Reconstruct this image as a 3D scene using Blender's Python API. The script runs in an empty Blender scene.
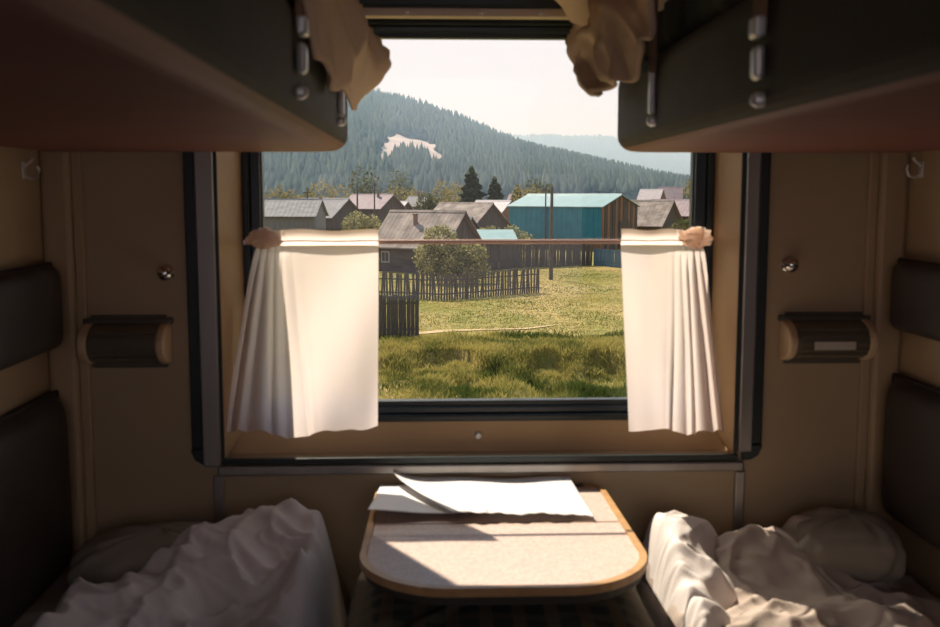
import bpy, math, random
import numpy as np
from mathutils import Vector, noise as mnoise

random.seed(7)
rng = np.random.default_rng(7)
S = bpy.context.scene
COL = S.collection

# ------------------------------------------------------------------ camera
EYE = 1.40
cd = bpy.data.cameras.new('camera')
cam = bpy.data.objects.new('camera', cd)
COL.objects.link(cam)
cam.location = (0, 0, EYE)
cam.rotation_euler = (math.radians(90 - 6.627), 0, math.radians(-2.119))
cd.sensor_width = 36.0
cd.lens = 36.0 * 1020 / 940
cd.clip_start = 0.02
cd.clip_end = 9000
cd.dof.use_dof = True
cd.dof.focus_distance = 55.0
cd.dof.aperture_fstop = 8.0
S.camera = cam

# ------------------------------------------------------------------ sky, sun, exposure
W = bpy.data.worlds.new('sky')
S.world = W
W.use_nodes = True
nt = W.node_tree
for n in list(nt.nodes):
    nt.nodes.remove(n)
tc = nt.nodes.new('ShaderNodeTexCoord')
sx = nt.nodes.new('ShaderNodeSeparateXYZ')
rp = nt.nodes.new('ShaderNodeValToRGB')
rp.color_ramp.elements[0].position = 0.16
rp.color_ramp.elements[0].color = (0.99, 0.88, 0.95, 1)
rp.color_ramp.elements[1].position = 0.65
rp.color_ramp.elements[1].color = (0.42, 0.62, 0.90, 1)
bg = nt.nodes.new('ShaderNodeBackground')
bg.inputs['Strength'].default_value = 1.0
wo = nt.nodes.new('ShaderNodeOutputWorld')
nt.links.new(tc.outputs['Generated'], sx.inputs[0])
nt.links.new(sx.outputs['Z'], rp.inputs[0])
nt.links.new(rp.outputs[0], bg.inputs['Color'])
nt.links.new(bg.outputs[0], wo.inputs['Surface'])

sd = bpy.data.lights.new('sun', 'SUN')
sd.energy = 9.0
sd.color = (1.0, 0.86, 0.70)
sd.angle = math.radians(0.7)
sun = bpy.data.objects.new('sun', sd)
COL.objects.link(sun)
TO_SUN = Vector((-0.60, 1.0, 1.38)).normalized()
sun.rotation_euler = TO_SUN.to_track_quat('Z', 'Y').to_euler()
sun.location = TO_SUN * 30

S.view_settings.view_transform = 'Standard'
S.view_settings.look = 'None'
S.view_settings.exposure = 0.0
S.view_settings.gamma = 1.0
S.view_settings.use_curve_mapping = False

# ------------------------------------------------------------------ materials
MATS = {}


def mat(name, col, rough=0.6, var=0.0, scale=8.0, bump=0.0, bscale=60.0, metal=0.0, spec=0.4, col2=None,
        stretch=(1, 1, 1), sheen=0.0, detail=4.0):
    if name in MATS:
        return MATS[name]
    m = bpy.data.materials.new(name)
    m.use_nodes = True
    t = m.node_tree
    b = t.nodes['Principled BSDF']
    b.inputs['Base Color'].default_value = (*col, 1)
    b.inputs['Roughness'].default_value = rough
    b.inputs['Metallic'].default_value = metal
    b.inputs['Specular IOR Level'].default_value = spec
    if sheen:
        b.inputs['Sheen Weight'].default_value = sheen
    co = t.nodes.new('ShaderNodeTexCoord')
    mp = t.nodes.new('ShaderNodeMapping')
    mp.inputs['Scale'].default_value = stretch
    t.links.new(co.outputs['Object'], mp.inputs['Vector'])
    if var or col2:
        nz = t.nodes.new('ShaderNodeTexNoise')
        nz.inputs['Scale'].default_value = scale
        nz.inputs['Detail'].default_value = detail
        t.links.new(mp.outputs[0], nz.inputs['Vector'])
        r = t.nodes.new('ShaderNodeValToRGB')
        r.color_ramp.elements[0].position = 0.35
        r.color_ramp.elements[1].position = 0.65
        if col2:
            a, c = col, col2
        else:
            a = tuple(min(1, x * (1 - var)) for x in col)
            c = tuple(min(1, x * (1 + var)) for x in col)
        r.color_ramp.elements[0].color = (*a, 1)
        r.color_ramp.elements[1].color = (*c, 1)
        t.links.new(nz.outputs['Fac'], r.inputs[0])
        t.links.new(r.outputs[0], b.inputs['Base Color'])
    if bump:
        n2 = t.nodes.new('ShaderNodeTexNoise')
        n2.inputs['Scale'].default_value = bscale
        n2.inputs['Detail'].default_value = 3
        t.links.new(mp.outputs[0], n2.inputs['Vector'])
        bp = t.nodes.new('ShaderNodeBump')
        bp.inputs['Strength'].default_value = bump
        bp.inputs['Distance'].default_value = 0.01
        t.links.new(n2.outputs['Fac'], bp.inputs['Height'])
        t.links.new(bp.outputs[0], b.inputs['Normal'])
    MATS[name] = m
    return m


def cloth_mat(name, col, trans=0.5, clear=0.0, bump=0.15, bscale=500, var=0.06):
    m = mat(name, col, 0.9, var, 6.0, bump, bscale, spec=0.1)
    t = m.node_tree
    b = t.nodes['Principled BSDF']
    out = [n for n in t.nodes if n.type == 'OUTPUT_MATERIAL'][0]
    tr = t.nodes.new('ShaderNodeBsdfTranslucent')
    tr.inputs['Color'].default_value = (*col, 1)
    mx = t.nodes.new('ShaderNodeMixShader')
    mx.inputs[0].default_value = trans
    t.links.new(b.outputs[0], mx.inputs[1])
    t.links.new(tr.outputs[0], mx.inputs[2])
    last = mx
    if clear:
        tp = t.nodes.new('ShaderNodeBsdfTransparent')
        m2 = t.nodes.new('ShaderNodeMixShader')
        m2.inputs[0].default_value = clear
        t.links.new(mx.outputs[0], m2.inputs[1])
        t.links.new(tp.outputs[0], m2.inputs[2])
        last = m2
    t.links.new(last.outputs[0], out.inputs['Surface'])
    return m


def tint_mat(name, a, b_, rough=0.9, trans=0.0):
    """foliage: each piece has its own shade, kept in a colour attribute of the mesh"""
    m = bpy.data.materials.new(name)
    m.use_nodes = True
    t = m.node_tree
    p = t.nodes['Principled BSDF']
    p.inputs['Roughness'].default_value = rough
    p.inputs['Specular IOR Level'].default_value = 0.15
    at = t.nodes.new('ShaderNodeAttribute')
    at.attribute_name = 'tint'
    mx = t.nodes.new('ShaderNodeMix')
    mx.data_type = 'RGBA'
    mx.inputs['A'].default_value = (*a, 1)
    mx.inputs['B'].default_value = (*b_, 1)
    t.links.new(at.outputs['Fac'], mx.inputs['Factor'])
    t.links.new(mx.outputs['Result'], p.inputs['Base Color'])
    if trans:
        out = [n for n in t.nodes if n.type == 'OUTPUT_MATERIAL'][0]
        tr = t.nodes.new('ShaderNodeBsdfTranslucent')
        t.links.new(mx.outputs['Result'], tr.inputs['Color'])
        ms = t.nodes.new('ShaderNodeMixShader')
        ms.inputs[0].default_value = trans
        t.links.new(p.outputs[0], ms.inputs[1])
        t.links.new(tr.outputs[0], ms.inputs[2])
        t.links.new(ms.outputs[0], out.inputs['Surface'])
    return m


M_WALL = mat('beige_laminate', (0.43, 0.32, 0.195), 0.45, 0.06, 3, 0.03, 90)
M_POST = mat('beige_post', (0.44, 0.315, 0.185), 0.5, 0.05, 4)
M_SPLAY = mat('tan_frame', (0.50, 0.335, 0.175), 0.4, 0.06, 5)
M_RUB = mat('dark_rubber', (0.018, 0.026, 0.026), 0.38, 0.2, 10, spec=0.5)
M_SEAL = mat('blue_black_seal', (0.03, 0.045, 0.055), 0.3, spec=0.6)
M_ALU = mat('grey_aluminium', (0.34, 0.32, 0.30), 0.38, 0.08, 20, metal=0.75, stretch=(1, 1, 0.1))
M_CHROME = mat('chrome', (0.75, 0.73, 0.70), 0.15, metal=1.0)
M_STEEL = mat('worn_steel', (0.72, 0.70, 0.68), 0.35, 0.1, 40, metal=0.5)
M_BRASS = mat('brass', (0.62, 0.42, 0.18), 0.3, metal=0.9)
M_CEIL = mat('ceiling_white', (0.68, 0.64, 0.58), 0.6)
M_FLOOR = mat('linoleum', (0.12, 0.08, 0.06), 0.5, 0.2, 12)
M_VINYL = mat('brown_vinyl', (0.040, 0.031, 0.027), 0.5, 0.12, 12, 0.12, 160)
M_UNDER = mat('red_brown_board', (0.22, 0.085, 0.068), 0.6, 0.08, 6, 0.06, 120)
M_SIDE = mat('dark_side_vinyl', (0.042, 0.034, 0.026), 0.75, 0.12, 10, 0.1, 150)
M_MATT = mat('dark_ticking', (0.05, 0.058, 0.052), 0.9, 0.25, 14, 0.2, 90)
M_STRAP = mat('brown_leather', (0.20, 0.105, 0.055), 0.6, 0.2, 30)
M_LAMPBODY = mat('lamp_dark', (0.10, 0.085, 0.06), 0.4, 0.1, 12)
M_LAMPCOV = mat('lamp_cover', (0.14, 0.115, 0.08), 0.22, 0.1, 20, spec=0.6)
M_CREAM = mat('cream_plastic', (0.62, 0.45, 0.27), 0.4)
M_PLATE = mat('pale_plate', (0.55, 0.50, 0.42), 0.5)
M_CURT = cloth_mat('cream_curtain', (0.86, 0.75, 0.71), 0.80, 0.08)
M_HEM = cloth_mat('cream_curtain_header', (0.93, 0.80, 0.70), 0.82, 0.06)
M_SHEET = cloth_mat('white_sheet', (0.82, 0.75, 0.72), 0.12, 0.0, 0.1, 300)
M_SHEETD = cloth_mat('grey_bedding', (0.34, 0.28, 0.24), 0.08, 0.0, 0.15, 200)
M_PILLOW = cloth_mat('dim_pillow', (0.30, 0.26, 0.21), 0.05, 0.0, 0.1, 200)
M_BLANKT = cloth_mat('tan_blanket', (0.76, 0.57, 0.43), 0.1, 0.0, 0.3, 160)
M_BLANKB = cloth_mat('brown_blanket', (0.58, 0.42, 0.29), 0.1, 0.0, 0.3, 160, var=0.35)
M_PAPER = cloth_mat('white_paper', (0.88, 0.86, 0.86), 0.12, 0.0, 0.02, 40, var=0.01)
M_ROD = mat('copper_rod', (0.72, 0.48, 0.40), 0.4, metal=0.2)
M_RIM = mat('tan_table_edge', (0.52, 0.30, 0.13), 0.35, 0.12, 30)
M_TSIDE = mat('table_under', (0.05, 0.042, 0.032), 0.6)
M_TABLE = mat('speckled_laminate', (0.56, 0.43, 0.375), 0.36, scale=140, col2=(0.68, 0.545, 0.475), detail=2)


def plaid():
    m = bpy.data.materials.new('dark_plaid')
    m.use_nodes = True
    t = m.node_tree
    b = t.nodes['Principled BSDF']
    b.inputs['Roughness'].default_value = 0.9
    co = t.nodes.new('ShaderNodeTexCoord')
    prev = None
    base = (0.06, 0.075, 0.06, 1)
    for axis, sc, col in (('X', 60, (0.26, 0.16, 0.09, 1)), ('Y', 60, (0.19, 0.165, 0.11, 1)), ('Z', 60, (0.19, 0.165, 0.11, 1))):
        w = t.nodes.new('ShaderNodeTexWave')
        w.wave_type = 'BANDS'
        w.bands_direction = axis
        w.inputs['Scale'].default_value = 5.5
        w.inputs['Distortion'].default_value = 0.6
        t.links.new(co.outputs['Object'], w.inputs['Vector'])
        r = t.nodes.new('ShaderNodeValToRGB')
        r.color_ramp.elements[0].position = 0.6
        r.color_ramp.elements[1].position = 0.7
        t.links.new(w.outputs['Fac'], r.inputs[0])
        mx = t.nodes.new('ShaderNodeMix')
        mx.data_type = 'RGBA'
        mf = t.nodes.new('ShaderNodeMath')
        mf.operation = 'MULTIPLY'
        mf.inputs[1].default_value = 0.6
        t.links.new(r.outputs[0], mf.inputs[0])
        t.links.new(mf.outputs[0], mx.inputs['Factor'])
        if prev is None:
            mx.inputs['A'].default_value = base
        else:
            t.links.new(prev.outputs['Result'], mx.inputs['A'])
        mx.inputs['B'].default_value = col
        prev = mx
    t.links.new(prev.outputs['Result'], b.inputs['Base Color'])
    return m


M_PLAID = plaid()


def glass_mat():
    m = bpy.data.materials.new('window_glass')
    m.use_nodes = True
    t = m.node_tree
    t.nodes.remove(t.nodes['Principled BSDF'])
    out = [n for n in t.nodes if n.type == 'OUTPUT_MATERIAL'][0]
    tp = t.nodes.new('ShaderNodeBsdfTransparent')
    tp.inputs['Color'].default_value = (0.97, 0.98, 0.97, 1)
    gl = t.nodes.new('ShaderNodeBsdfGlossy')
    gl.inputs['Roughness'].default_value = 0.02
    lw = t.nodes.new('ShaderNodeLayerWeight')
    lw.inputs['Blend'].default_value = 0.5
    pw = t.nodes.new('ShaderNodeMath')
    pw.operation = 'POWER'
    pw.inputs[1].default_value = 5.0
    fr = t.nodes.new('ShaderNodeMath')
    fr.operation = 'MULTIPLY_ADD'
    fr.inputs[1].default_value = 0.9
    fr.inputs[2].default_value = 0.02
    t.links.new(lw.outputs['Facing'], pw.inputs[0])
    t.links.new(pw.outputs[0], fr.inputs[0])
    mx = t.nodes.new('ShaderNodeMixShader')
    t.links.new(fr.outputs[0], mx.inputs[0])
    t.links.new(tp.outputs[0], mx.inputs[1])
    t.links.new(gl.outputs[0], mx.inputs[2])
    t.links.new(mx.outputs[0], out.inputs['Surface'])
    return m


M_GLASS = glass_mat()


# ------------------------------------------------------------------ mesh helpers
def tag(o, label=None, cat=None, group=None, kind=None):
    if label:
        o['label'] = label
    if cat:
        o['category'] = cat
    if group:
        o['group'] = group
    if kind:
        o['kind'] = kind
    return o


def empty(name, loc=(0, 0, 0), rz=0.0):
    o = bpy.data.objects.new(name, None)
    o.empty_display_size = 0.05
    o.location = loc
    o.rotation_euler = (0, 0, rz)
    COL.objects.link(o)
    return o


def link(name, me, parent=None, loc=None, rot=None):
    o = bpy.data.objects.new(name, me)
    COL.objects.link(o)
    if parent is not None:
        o.parent = parent
    if loc is not None:
        o.location = loc
    if rot is not None:
        o.rotation_euler = rot
    return o


def mesh(name, V, Fc, m, smooth=False):
    me = bpy.data.meshes.new(name)
    me.from_pydata([tuple(map(float, v)) for v in V], [], [tuple(map(int, f)) for f in Fc])
    me.materials.append(m)
    if smooth:
        me.polygons.foreach_set('use_smooth', [True] * len(me.polygons))
    me.update()
    return me


class MB:
    """collects shapes of ONE part"""

    def __init__(s):
        s.V, s.F = [], []

    def add(s, V, Fc):
        n = len(s.V)
        s.V += [tuple(v) for v in V]
        s.F += [tuple(i + n for i in f) for f in Fc]
        return s

    def box(s, x0, x1, y0, y1, z0, z1):
        V = [(x0, y0, z0), (x1, y0, z0), (x1, y1, z0), (x0, y1, z0), (x0, y0, z1), (x1, y0, z1), (x1, y1, z1), (x0, y1, z1)]
        return s.add(V, [(0, 3, 2, 1), (4, 5, 6, 7), (0, 1, 5, 4), (1, 2, 6, 5), (2, 3, 7, 6), (3, 0, 4, 7)])

    def tube(s, pts, r, n=10, caps=True):
        pts = [Vector(p) for p in pts]
        rs = r if isinstance(r, (list, tuple)) else [r] * len(pts)
        V, Fc = [], []
        for i, p in enumerate(pts):
            d = (pts[min(i + 1, len(pts) - 1)] - pts[max(i - 1, 0)]).normalized()
            up = Vector((0, 0, 1)) if abs(d.z) < 0.9 else Vector((1, 0, 0))
            a = d.cross(up).normalized()
            b = a.cross(d)
            for k in range(n):
                t = 2 * math.pi * k / n
                V.append(p + (a * math.cos(t) + b * math.sin(t)) * rs[i])
        for i in range(len(pts) - 1):
            for k in range(n):
                Fc.append((i * n + k, i * n + (k + 1) % n, (i + 1) * n + (k + 1) % n, (i + 1) * n + k))
        if caps:
            Fc.append(tuple(range(n))[::-1])
            Fc.append(tuple((len(pts) - 1) * n + k for k in range(n)))
        return s.add(V, Fc)

    def prism(s, poly, axis, a0, a1):
        """poly in the plane across axis; axis 'x': (y,z), 'y': (x,z), 'z': (x,y)"""
        def P(u, v, a):
            return {'x': (a, u, v), 'y': (u, a, v), 'z': (u, v, a)}[axis]
        n = len(poly)
        V = [P(u, v, a0) for u, v in poly] + [P(u, v, a1) for u, v in poly]
        Fc = [(i, (i + 1) % n, n + (i + 1) % n, n + i) for i in range(n)]
        Fc += [tuple(range(n))[::-1], tuple(range(n, 2 * n))]
        return s.add(V, Fc)

    def build(s, name, m, parent=None, bevel=0.0, smooth=False, seg=2):
        me = mesh(name, s.V, s.F, m, smooth)
        fix_normals(me)
        o = link(name, me, parent)
        if bevel:
            b = o.modifiers.new('bevel', 'BEVEL')
            b.width = bevel
            b.segments = seg
            b.limit_method = 'ANGLE'
            b.angle_limit = math.radians(40)
        if smooth and not bevel:
            me.set_sharp_from_angle(angle=math.radians(50))
        return o


def fix_normals(me):
    import bmesh
    bm = bmesh.new()
    bm.from_mesh(me)
    bmesh.ops.recalc_face_normals(bm, faces=bm.faces)
    bm.to_mesh(me)
    bm.free()


def lathe(profile, axis='y', n=20):
    """profile: (distance along axis, radius)"""
    mb = MB()
    V, Fc = [], []
    for a, r in profile:
        for k in range(n):
            t = 2 * math.pi * k / n
            u, v = r * math.cos(t), r * math.sin(t)
            V.append({'y': (u, a, v), 'x': (a, u, v), 'z': (u, v, a)}[axis])
    for i in range(len(profile) - 1):
        for k in range(n):
            Fc.append((i * n + k, i * n + (k + 1) % n, (i + 1) * n + (k + 1) % n, (i + 1) * n + k))
    Fc.append(tuple(range(n)))
    Fc.append(tuple((len(profile) - 1) * n + k for k in range(n)))
    return mb.add(V, Fc)


def grid(name, fn, nu, nv, m, parent=None, thick=0.0, smooth=True, offset=0.0):
    V = [fn(i / (nu - 1), j / (nv - 1)) for j in range(nv) for i in range(nu)]
    Fc = [(j * nu + i, j * nu + i + 1, (j + 1) * nu + i + 1, (j + 1) * nu + i) for j in range(nv - 1) for i in range(nu - 1)]
    o = link(name, mesh(name, V, Fc, m, smooth), parent)
    if thick:
        s = o.modifiers.new('thickness', 'SOLIDIFY')
        s.thickness = thick
        s.offset = offset
    return o


def struct(o):
    o['kind'] = 'structure'
    return o


def rounded(x0, x1, y0, y1, rs, n=8):
    """rounded rectangle, radii for (x0y0, x1y0, x1y1, x0y1)"""
    out = []
    for (cx, cy, a0), r in zip(((x0, y0, 180), (x1, y0, 270), (x1, y1, 0), (x0, y1, 90)), rs):
        sx_ = 1 if cx == x0 else -1
        sy_ = 1 if cy == y0 else -1
        for k in range(n + 1):
            a = math.radians(a0 + 90 * k / n)
            out.append((cx + sx_ * r + r * math.cos(a), cy + sy_ * r + r * math.sin(a)))
    return out


# ================================================================== THE COMPARTMENT
XL, XR = -0.82, 1.03           # partition faces
YW = 2.20                      # inner face of the window wall
ZC = 2.45
YB = -1.15                     # far wall of the corridor behind the camera

struct(MB().box(XL - .1, XR + .1, YB - .1, YW + .25, -.08, 0).build('floor', M_FLOOR))
struct(MB().box(XL - .1, XR + .1, YB - .1, YW + .25, ZC, ZC + .08).build('ceiling', M_CEIL))
struct(MB().box(XL - .06, XL, YB, YW + .2, 0, ZC).build('wall_left', M_WALL))
struct(MB().box(XR, XR + .06, YB, YW + .2, 0, ZC).build('wall_right', M_WALL))
# window wall: four pieces round the opening
OX0, OX1, OZ0, OZ1 = -0.455, 0.670, 0.822, 1.86
wf = MB()
wf.box(XL, OX0, YW, YW + .2, 0, ZC)
wf.box(OX1, XR, YW, YW + .2, 0, ZC)
wf.box(OX0, OX1, YW, YW + .2, 0, OZ0)
wf.box(OX0, OX1, YW, YW + .2, OZ1, ZC)
struct(wf.build('wall_front', M_WALL))
# corridor wall behind the camera, with an unseen window opening added for fill light
wb = MB()
wb.box(XL, -.66, YB - .08, YB, 0, ZC)
wb.box(.86, XR, YB - .08, YB, 0, ZC)
wb.box(-.66, .86, YB - .08, YB, 0, .80)
wb.box(-.66, .86, YB - .08, YB, 2.05, ZC)
struct(wb.build('wall_back', M_WALL))
# corner posts
for i, (a, b) in enumerate(((XL, -.758), (.967, XR))):
    mb = MB()
    mb.box(a, b, YW - .022, YW, 0, ZC)
    p = mb.build('trim_%d' % (i + 1), M_POST, bevel=.012)
    struct(p)
    q = MB().box(*((b, b + .022) if i == 0 else (a - .022, a)), YW - .012, YW, .3, ZC).build('cover_strip', M_POST, p, bevel=.004)

# ---- window_1
win = struct(empty('window_1', (0.105, YW, OZ0)))


def wpart(mb, name, m, bevel=0.0, smooth=False, parent=None):
    o = mb.build(name, m, None, bevel, smooth)
    o.parent = parent or win
    if parent is None:
        o.location = -Vector(win.location)
    return o


GX0, GX1, GZ0, GZ1 = -.418, .632, .888, 1.786   # outer edge of the rubber
PX0, PX1, PZ0, PZ1 = -.386, .598, .933, 1.742   # clear glass
YG = 2.28


def quad_slab(a, b, c, d, t):
    """flat slab from quad a b c d, thickened by vector t"""
    V = [a, b, c, d] + [tuple(p[i] + t[i] for i in range(3)) for p in (a, b, c, d)]
    return V, [(0, 1, 2, 3), (7, 6, 5, 4), (0, 4, 5, 1), (1, 5, 6, 2), (2, 6, 7, 3), (3, 7, 4, 0)]


wpart(MB().add(*quad_slab((OX0, YW, OZ0), (OX0, YW, OZ1), (GX0, YG, OZ1), (GX0, YG, GZ0), (0, .03, 0))), 'jamb', M_SPLAY)
wpart(MB().add(*quad_slab((OX1, YW, OZ0), (OX1, YW, OZ1), (GX1, YG, OZ1), (GX1, YG, GZ0), (0, .03, 0))), 'jamb', M_SPLAY)
wpart(MB().add(*quad_slab((OX0, YW + .060, OZ0), (OX1, YW + .060, OZ0), (GX1, YG, GZ0 + .004), (GX0, YG, GZ0 + .004), (0, .03, 0))), 'sill_board', M_SPLAY)


def ring(x0, x1, z0, z1, ix0, ix1, iz0, iz1, y0, y1):
    mb = MB()
    mb.box(x0, ix0, y0, y1, z0, z1)
    mb.box(ix1, x1, y0, y1, z0, z1)
    mb.box(ix0, ix1, y0, y1, z0, iz0)
    mb.box(ix0, ix1, y0, y1, iz1, z1)
    return mb


wpart(ring(GX0, GX1, GZ0, GZ1 + .06, GX0 + .015, GX1 - .015, GZ0 + .016, GZ1 - .018, YG - .006, YG + .038), 'rubber_gasket', M_RUB, .004)
wpart(ring(GX0 + .015, GX1 - .015, GZ0 + .016, GZ1 - .018, PX0 + .006, PX1 - .008, PZ0 - .012, PZ1 + .01, YG + .006, YG + .04), 'glazing_bar', M_SEAL, .004)
wpart(ring(PX0 + .006 - .002, PX1 - .006, PZ0 - .014, PZ1 + .012, PX0 + .01, PX1 - .012, PZ0, PZ1, YG + .014, YG + .040), 'pane_seal', M_RUB, .003)
wpart(MB().box(PX0 - .01, PX1 + .01, YG + .032, YG + .036, PZ0 - .02, PZ1 + .02), 'pane', M_GLASS)
wpart(ring(OX0 - .02, OX1 + .02, OZ0, OZ1 + .01, GX0 - .012, GX1 + .012, GZ0 + .004, GZ1 + .045, YG + .034, YG + .10), 'outer_frame', M_RUB)
# flat metal strips on the wall face round the opening
wpart(MB().box(-.500, -.462, YW - .016, YW, .812, ZC - .2), 'metal_strip', M_ALU, .003)
wpart(MB().box(.677, .706, YW - .016, YW, .835, ZC - .2), 'metal_strip', M_ALU, .003)
wpart(MB().box(-.525, -.500, YW - .010, YW, .850, ZC - .2), 'rubber_strip', M_RUB, .004)
wpart(MB().box(.706, .730, YW - .010, YW, .850, ZC - .2), 'rubber_strip', M_RUB, .004)
wpart(MB().box(-.462, -.455, YW - .006, YW, .822, ZC - .2), 'dark_joint', M_RUB)
wpart(MB().box(.668, .677, YW - .006, YW, .822, ZC - .2), 'dark_joint', M_RUB)
wpart(MB().box(-.462, .677, YW - .010, YW, .814, .828), 'dark_joint', M_RUB, .002)
wpart(MB().box(-.470, .690, YW - .014, YW, .790, .812), 'metal_strip', M_ALU, .004)
for s_, x in ((-1, -.512), (1, .716)):
    # rounded lower corner pieces
    c = [(0, 0), (.030 * s_, 0), (.030 * s_, -.006), (.022 * s_, -.024), (.006 * s_, -.034), (-.014 * s_, -.036), (-.014 * s_, 0)]
    wpart(MB().prism([(x - s_ * .016 + u, .850 + v) for u, v in c], 'y', YW - .013, YW), 'corner_piece', M_RUB, .003)
wpart(MB().box(-.480, -.458, YW - .012, YW, .30, .790), 'lower_strip', M_ALU, .003)
wpart(MB().box(.672, .694, YW - .012, YW, .30, .790), 'lower_strip', M_ALU, .003)
# head trim with screws
wpart(MB().box(-.462, .677, YW - .014, YW + .02, 1.770, 1.788), 'head_strip', mat('tan_strip', (0.60, 0.47, 0.36), 0.4), .003)
wpart(MB().box(-.462, .677, YW - .020, YW + .01, 1.788, 1.86), 'blind_case', M_RUB, .006)
for x in (-.18, -.05, .105, .23):
    o = wpart(lathe([(-.004, .001), (-.003, .004), (0, .005), (.002, .005)], 'y', 10), 'screw', M_STEEL)
    o.location = Vector((x, YW - .014, 1.779)) - Vector(win.location)
o = wpart(lathe([(-.006, .001), (-.005, .006), (-.001, .009), (.004, .009)], 'y', 12), 'screw', M_STEEL)
o.location = Vector((.103, 2.268, .856)) - Vector(win.location)

# ---- curtain rod (spans the window recess) with two brackets
rod = empty('curtain_rod', (0.105, 2.258, 1.297))
tag(rod, 'thin copper coloured curtain rod stretched across the middle of the window', 'curtain rod')
MB().tube([(-.515, 0, 0), (.515, 0, 0)], .0050, 10).build('bar', M_ROD, rod, smooth=True)
for x in (-.515, .515):
    MB().tube([(x, 0, 0), (x, .03, 0)], .006, 8).build('bracket', M_STEEL, rod, smooth=True)


# ---- curtains
def ease(t):
    t = max(0.0, min(1.0, t))
    return t * t * (3 - 2 * t)


def curtain(name, label, flip, inner, knot, top_out, bot_inner, bot_out):
    """u=0 at the gathered outer end, u=1 at the flat inner edge"""
    root = empty(name, (0, 0, 0))
    tag(root, label, 'curtain', 'pair of short cream window curtains')
    sgn = -1 if flip else 1
    K = 0.42

    def body(u, v):
        # along the rod
        if u < K:
            t = u / K
            xt = top_out + (knot - top_out) * t
            xb = bot_out + (bot_inner[0] - bot_out) * t
        else:
            t = (u - K) / (1 - K)
            xt = knot + (inner - knot) * t
            xb = bot_inner[0] + (bot_inner[1] - bot_inner[0]) * t
        e = v ** 0.75
        x = xt + (xb - xt) * e
        w = max(0.0, 1 - u / (K * 1.25))                       # how gathered
        fold = (abs(math.sin(u * 33 + 0.8 + .5 * v)) ** .7 * 2 - 1) * .017 * w * (0.5 + .8 * v)
        fold += math.sin(u * 21 + 2.2 + v) * .012 * (w * 1.0 + .12) * v
        fold += .006 * math.sin(u * 9 + v * 3) * v
        pin = math.exp(-((u - .16) / .12) ** 2)
        fold += .006 * math.sin(v * 5 + u * 6) * (1 - pin)
        y = 2.251 - .058 * v + fold * (1 - .75 * math.exp(-v * 9))
        x += sgn * .010 * math.sin(u * 30 + 1) * w * v
        zb = .876 + .008 * math.sin(u * 13) + (.022 * ease((u - .62) / .2)) + .008 * (1 - u)
        if flip:
            zb = .884 - .012 * math.exp(-((u - .3) / .12) ** 2)
        z = 1.296 + (zb - 1.296) * v
        return (x, min(y, 2.249 if v > .03 else 2.255), z)

    b = grid('panel', body, 110, 70, M_CURT, root)

    def head(u, v):
        # tunnel and frill above the rod
        if u < K:
            t = u / K
            x = top_out + (knot - top_out) * t
        else:
            x = knot + (inner - knot) * (u - K) / (1 - K)
        w = max(0.0, 1 - u / (K * 1.1))
        a = v * 2 * math.pi * .5
        z = 1.290 + v * (.034 + .004 * math.sin(u * 37) * w + .002 * math.sin(u * 15))
        y = 2.250 - .008 * math.sin(v * math.pi) - .004 + .016 * w * math.sin(u * 60 + v * 2.5) * (.5 + v)
        x += .004 * w * math.sin(u * 90 + 5 * v)
        return (x, y, z)

    grid('header', head, 120, 14, M_HEM, root)
    pts = []
    for i in range(41):
        u = .1 + .9 * i / 40
        p = head(u, .30)
        pts.append((p[0], p[1] - .002, p[2]))
    MB().tube(pts, .0014, 5).build('rod_line', M_STRAP, root)  # rod showing dark through the cloth, put in as a thin brown tube

    # bunched knot of cloth at the outer end of the rod
    def bunch(u, v):
        th, ph = u * 2 * math.pi, v * math.pi
        r = 1 + .16 * math.sin(th * 5 + 2 * math.sin(ph * 3)) + .1 * math.sin(ph * 9 + th * 2)
        cx = top_out + (knot - top_out) * .28
        return (cx + .034 * r * math.sin(ph) * math.cos(th) * 1.0, 2.240 + .015 * r * math.sin(ph) * math.sin(th),
                1.306 + .020 * r * math.cos(ph))
    grid('gathered_knot', bunch, 40, 24, M_HEM, root)
    return root


curtain('window_curtain', 'cream curtain on the left of the window with a wide flat sunlit panel', False,
        -.118, -.325, -.380, (-.278, -.120), -.465)
curtain('window_curtain', 'narrower cream curtain gathered towards the right edge of the window', True,
        .417, .545, .600, (.535, .430), .655)


# ---- wall lamps, knobs, hooks
def wall_lamp(x0, x1, label, plate):
    root = empty('reading_lamp', ((x0 + x1) / 2, YW, 1.085))
    tag(root, label, 'lamp', 'wall reading lamps')
    h = (x1 - x0) / 2
    prof = [(0, -.046)] + [(-.074 * math.cos(math.radians(a)) * (1 if True else 1), .046 * math.sin(math.radians(a))) for a in range(-70, 71, 14)] + [(0, .046)]
    MB().prism([(u * .94, v * .94) for u, v in prof], 'x', -h + .012, h - .012).build('cover', M_LAMPCOV, root, .003)
    for k in range(5):
        z = -.026 + .013 * k
        yy = -.0705 * math.sqrt(max(0, 1 - (z / .046) ** 2)) - .002
        MB().box(-h + .03, h - .02, yy, yy + .006, z - .002, z + .002).build('rib', M_LAMPBODY, root)
    for s_ in (-1, 1):
        a, b = (s_ * h, s_ * (h - .020))
        MB().prism(prof, 'x', min(a, b), max(a, b)).build('end_cap', M_CREAM, root, .006, seg=3)
    MB().box(-h - .004, h + .004, -.014, 0, .040, .054).build('top_plate', M_LAMPBODY, root, .003)
    MB().box(-h + .01, h - .01, -.006, 0, -.055, .06).build('back_plate', M_LAMPBODY, root, .003)
    if plate:
        MB().box(-.045, .045, -.0755, -.0735, -.014, .004).build('pale_plate', M_PLATE, root, .001)
    return root


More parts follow.
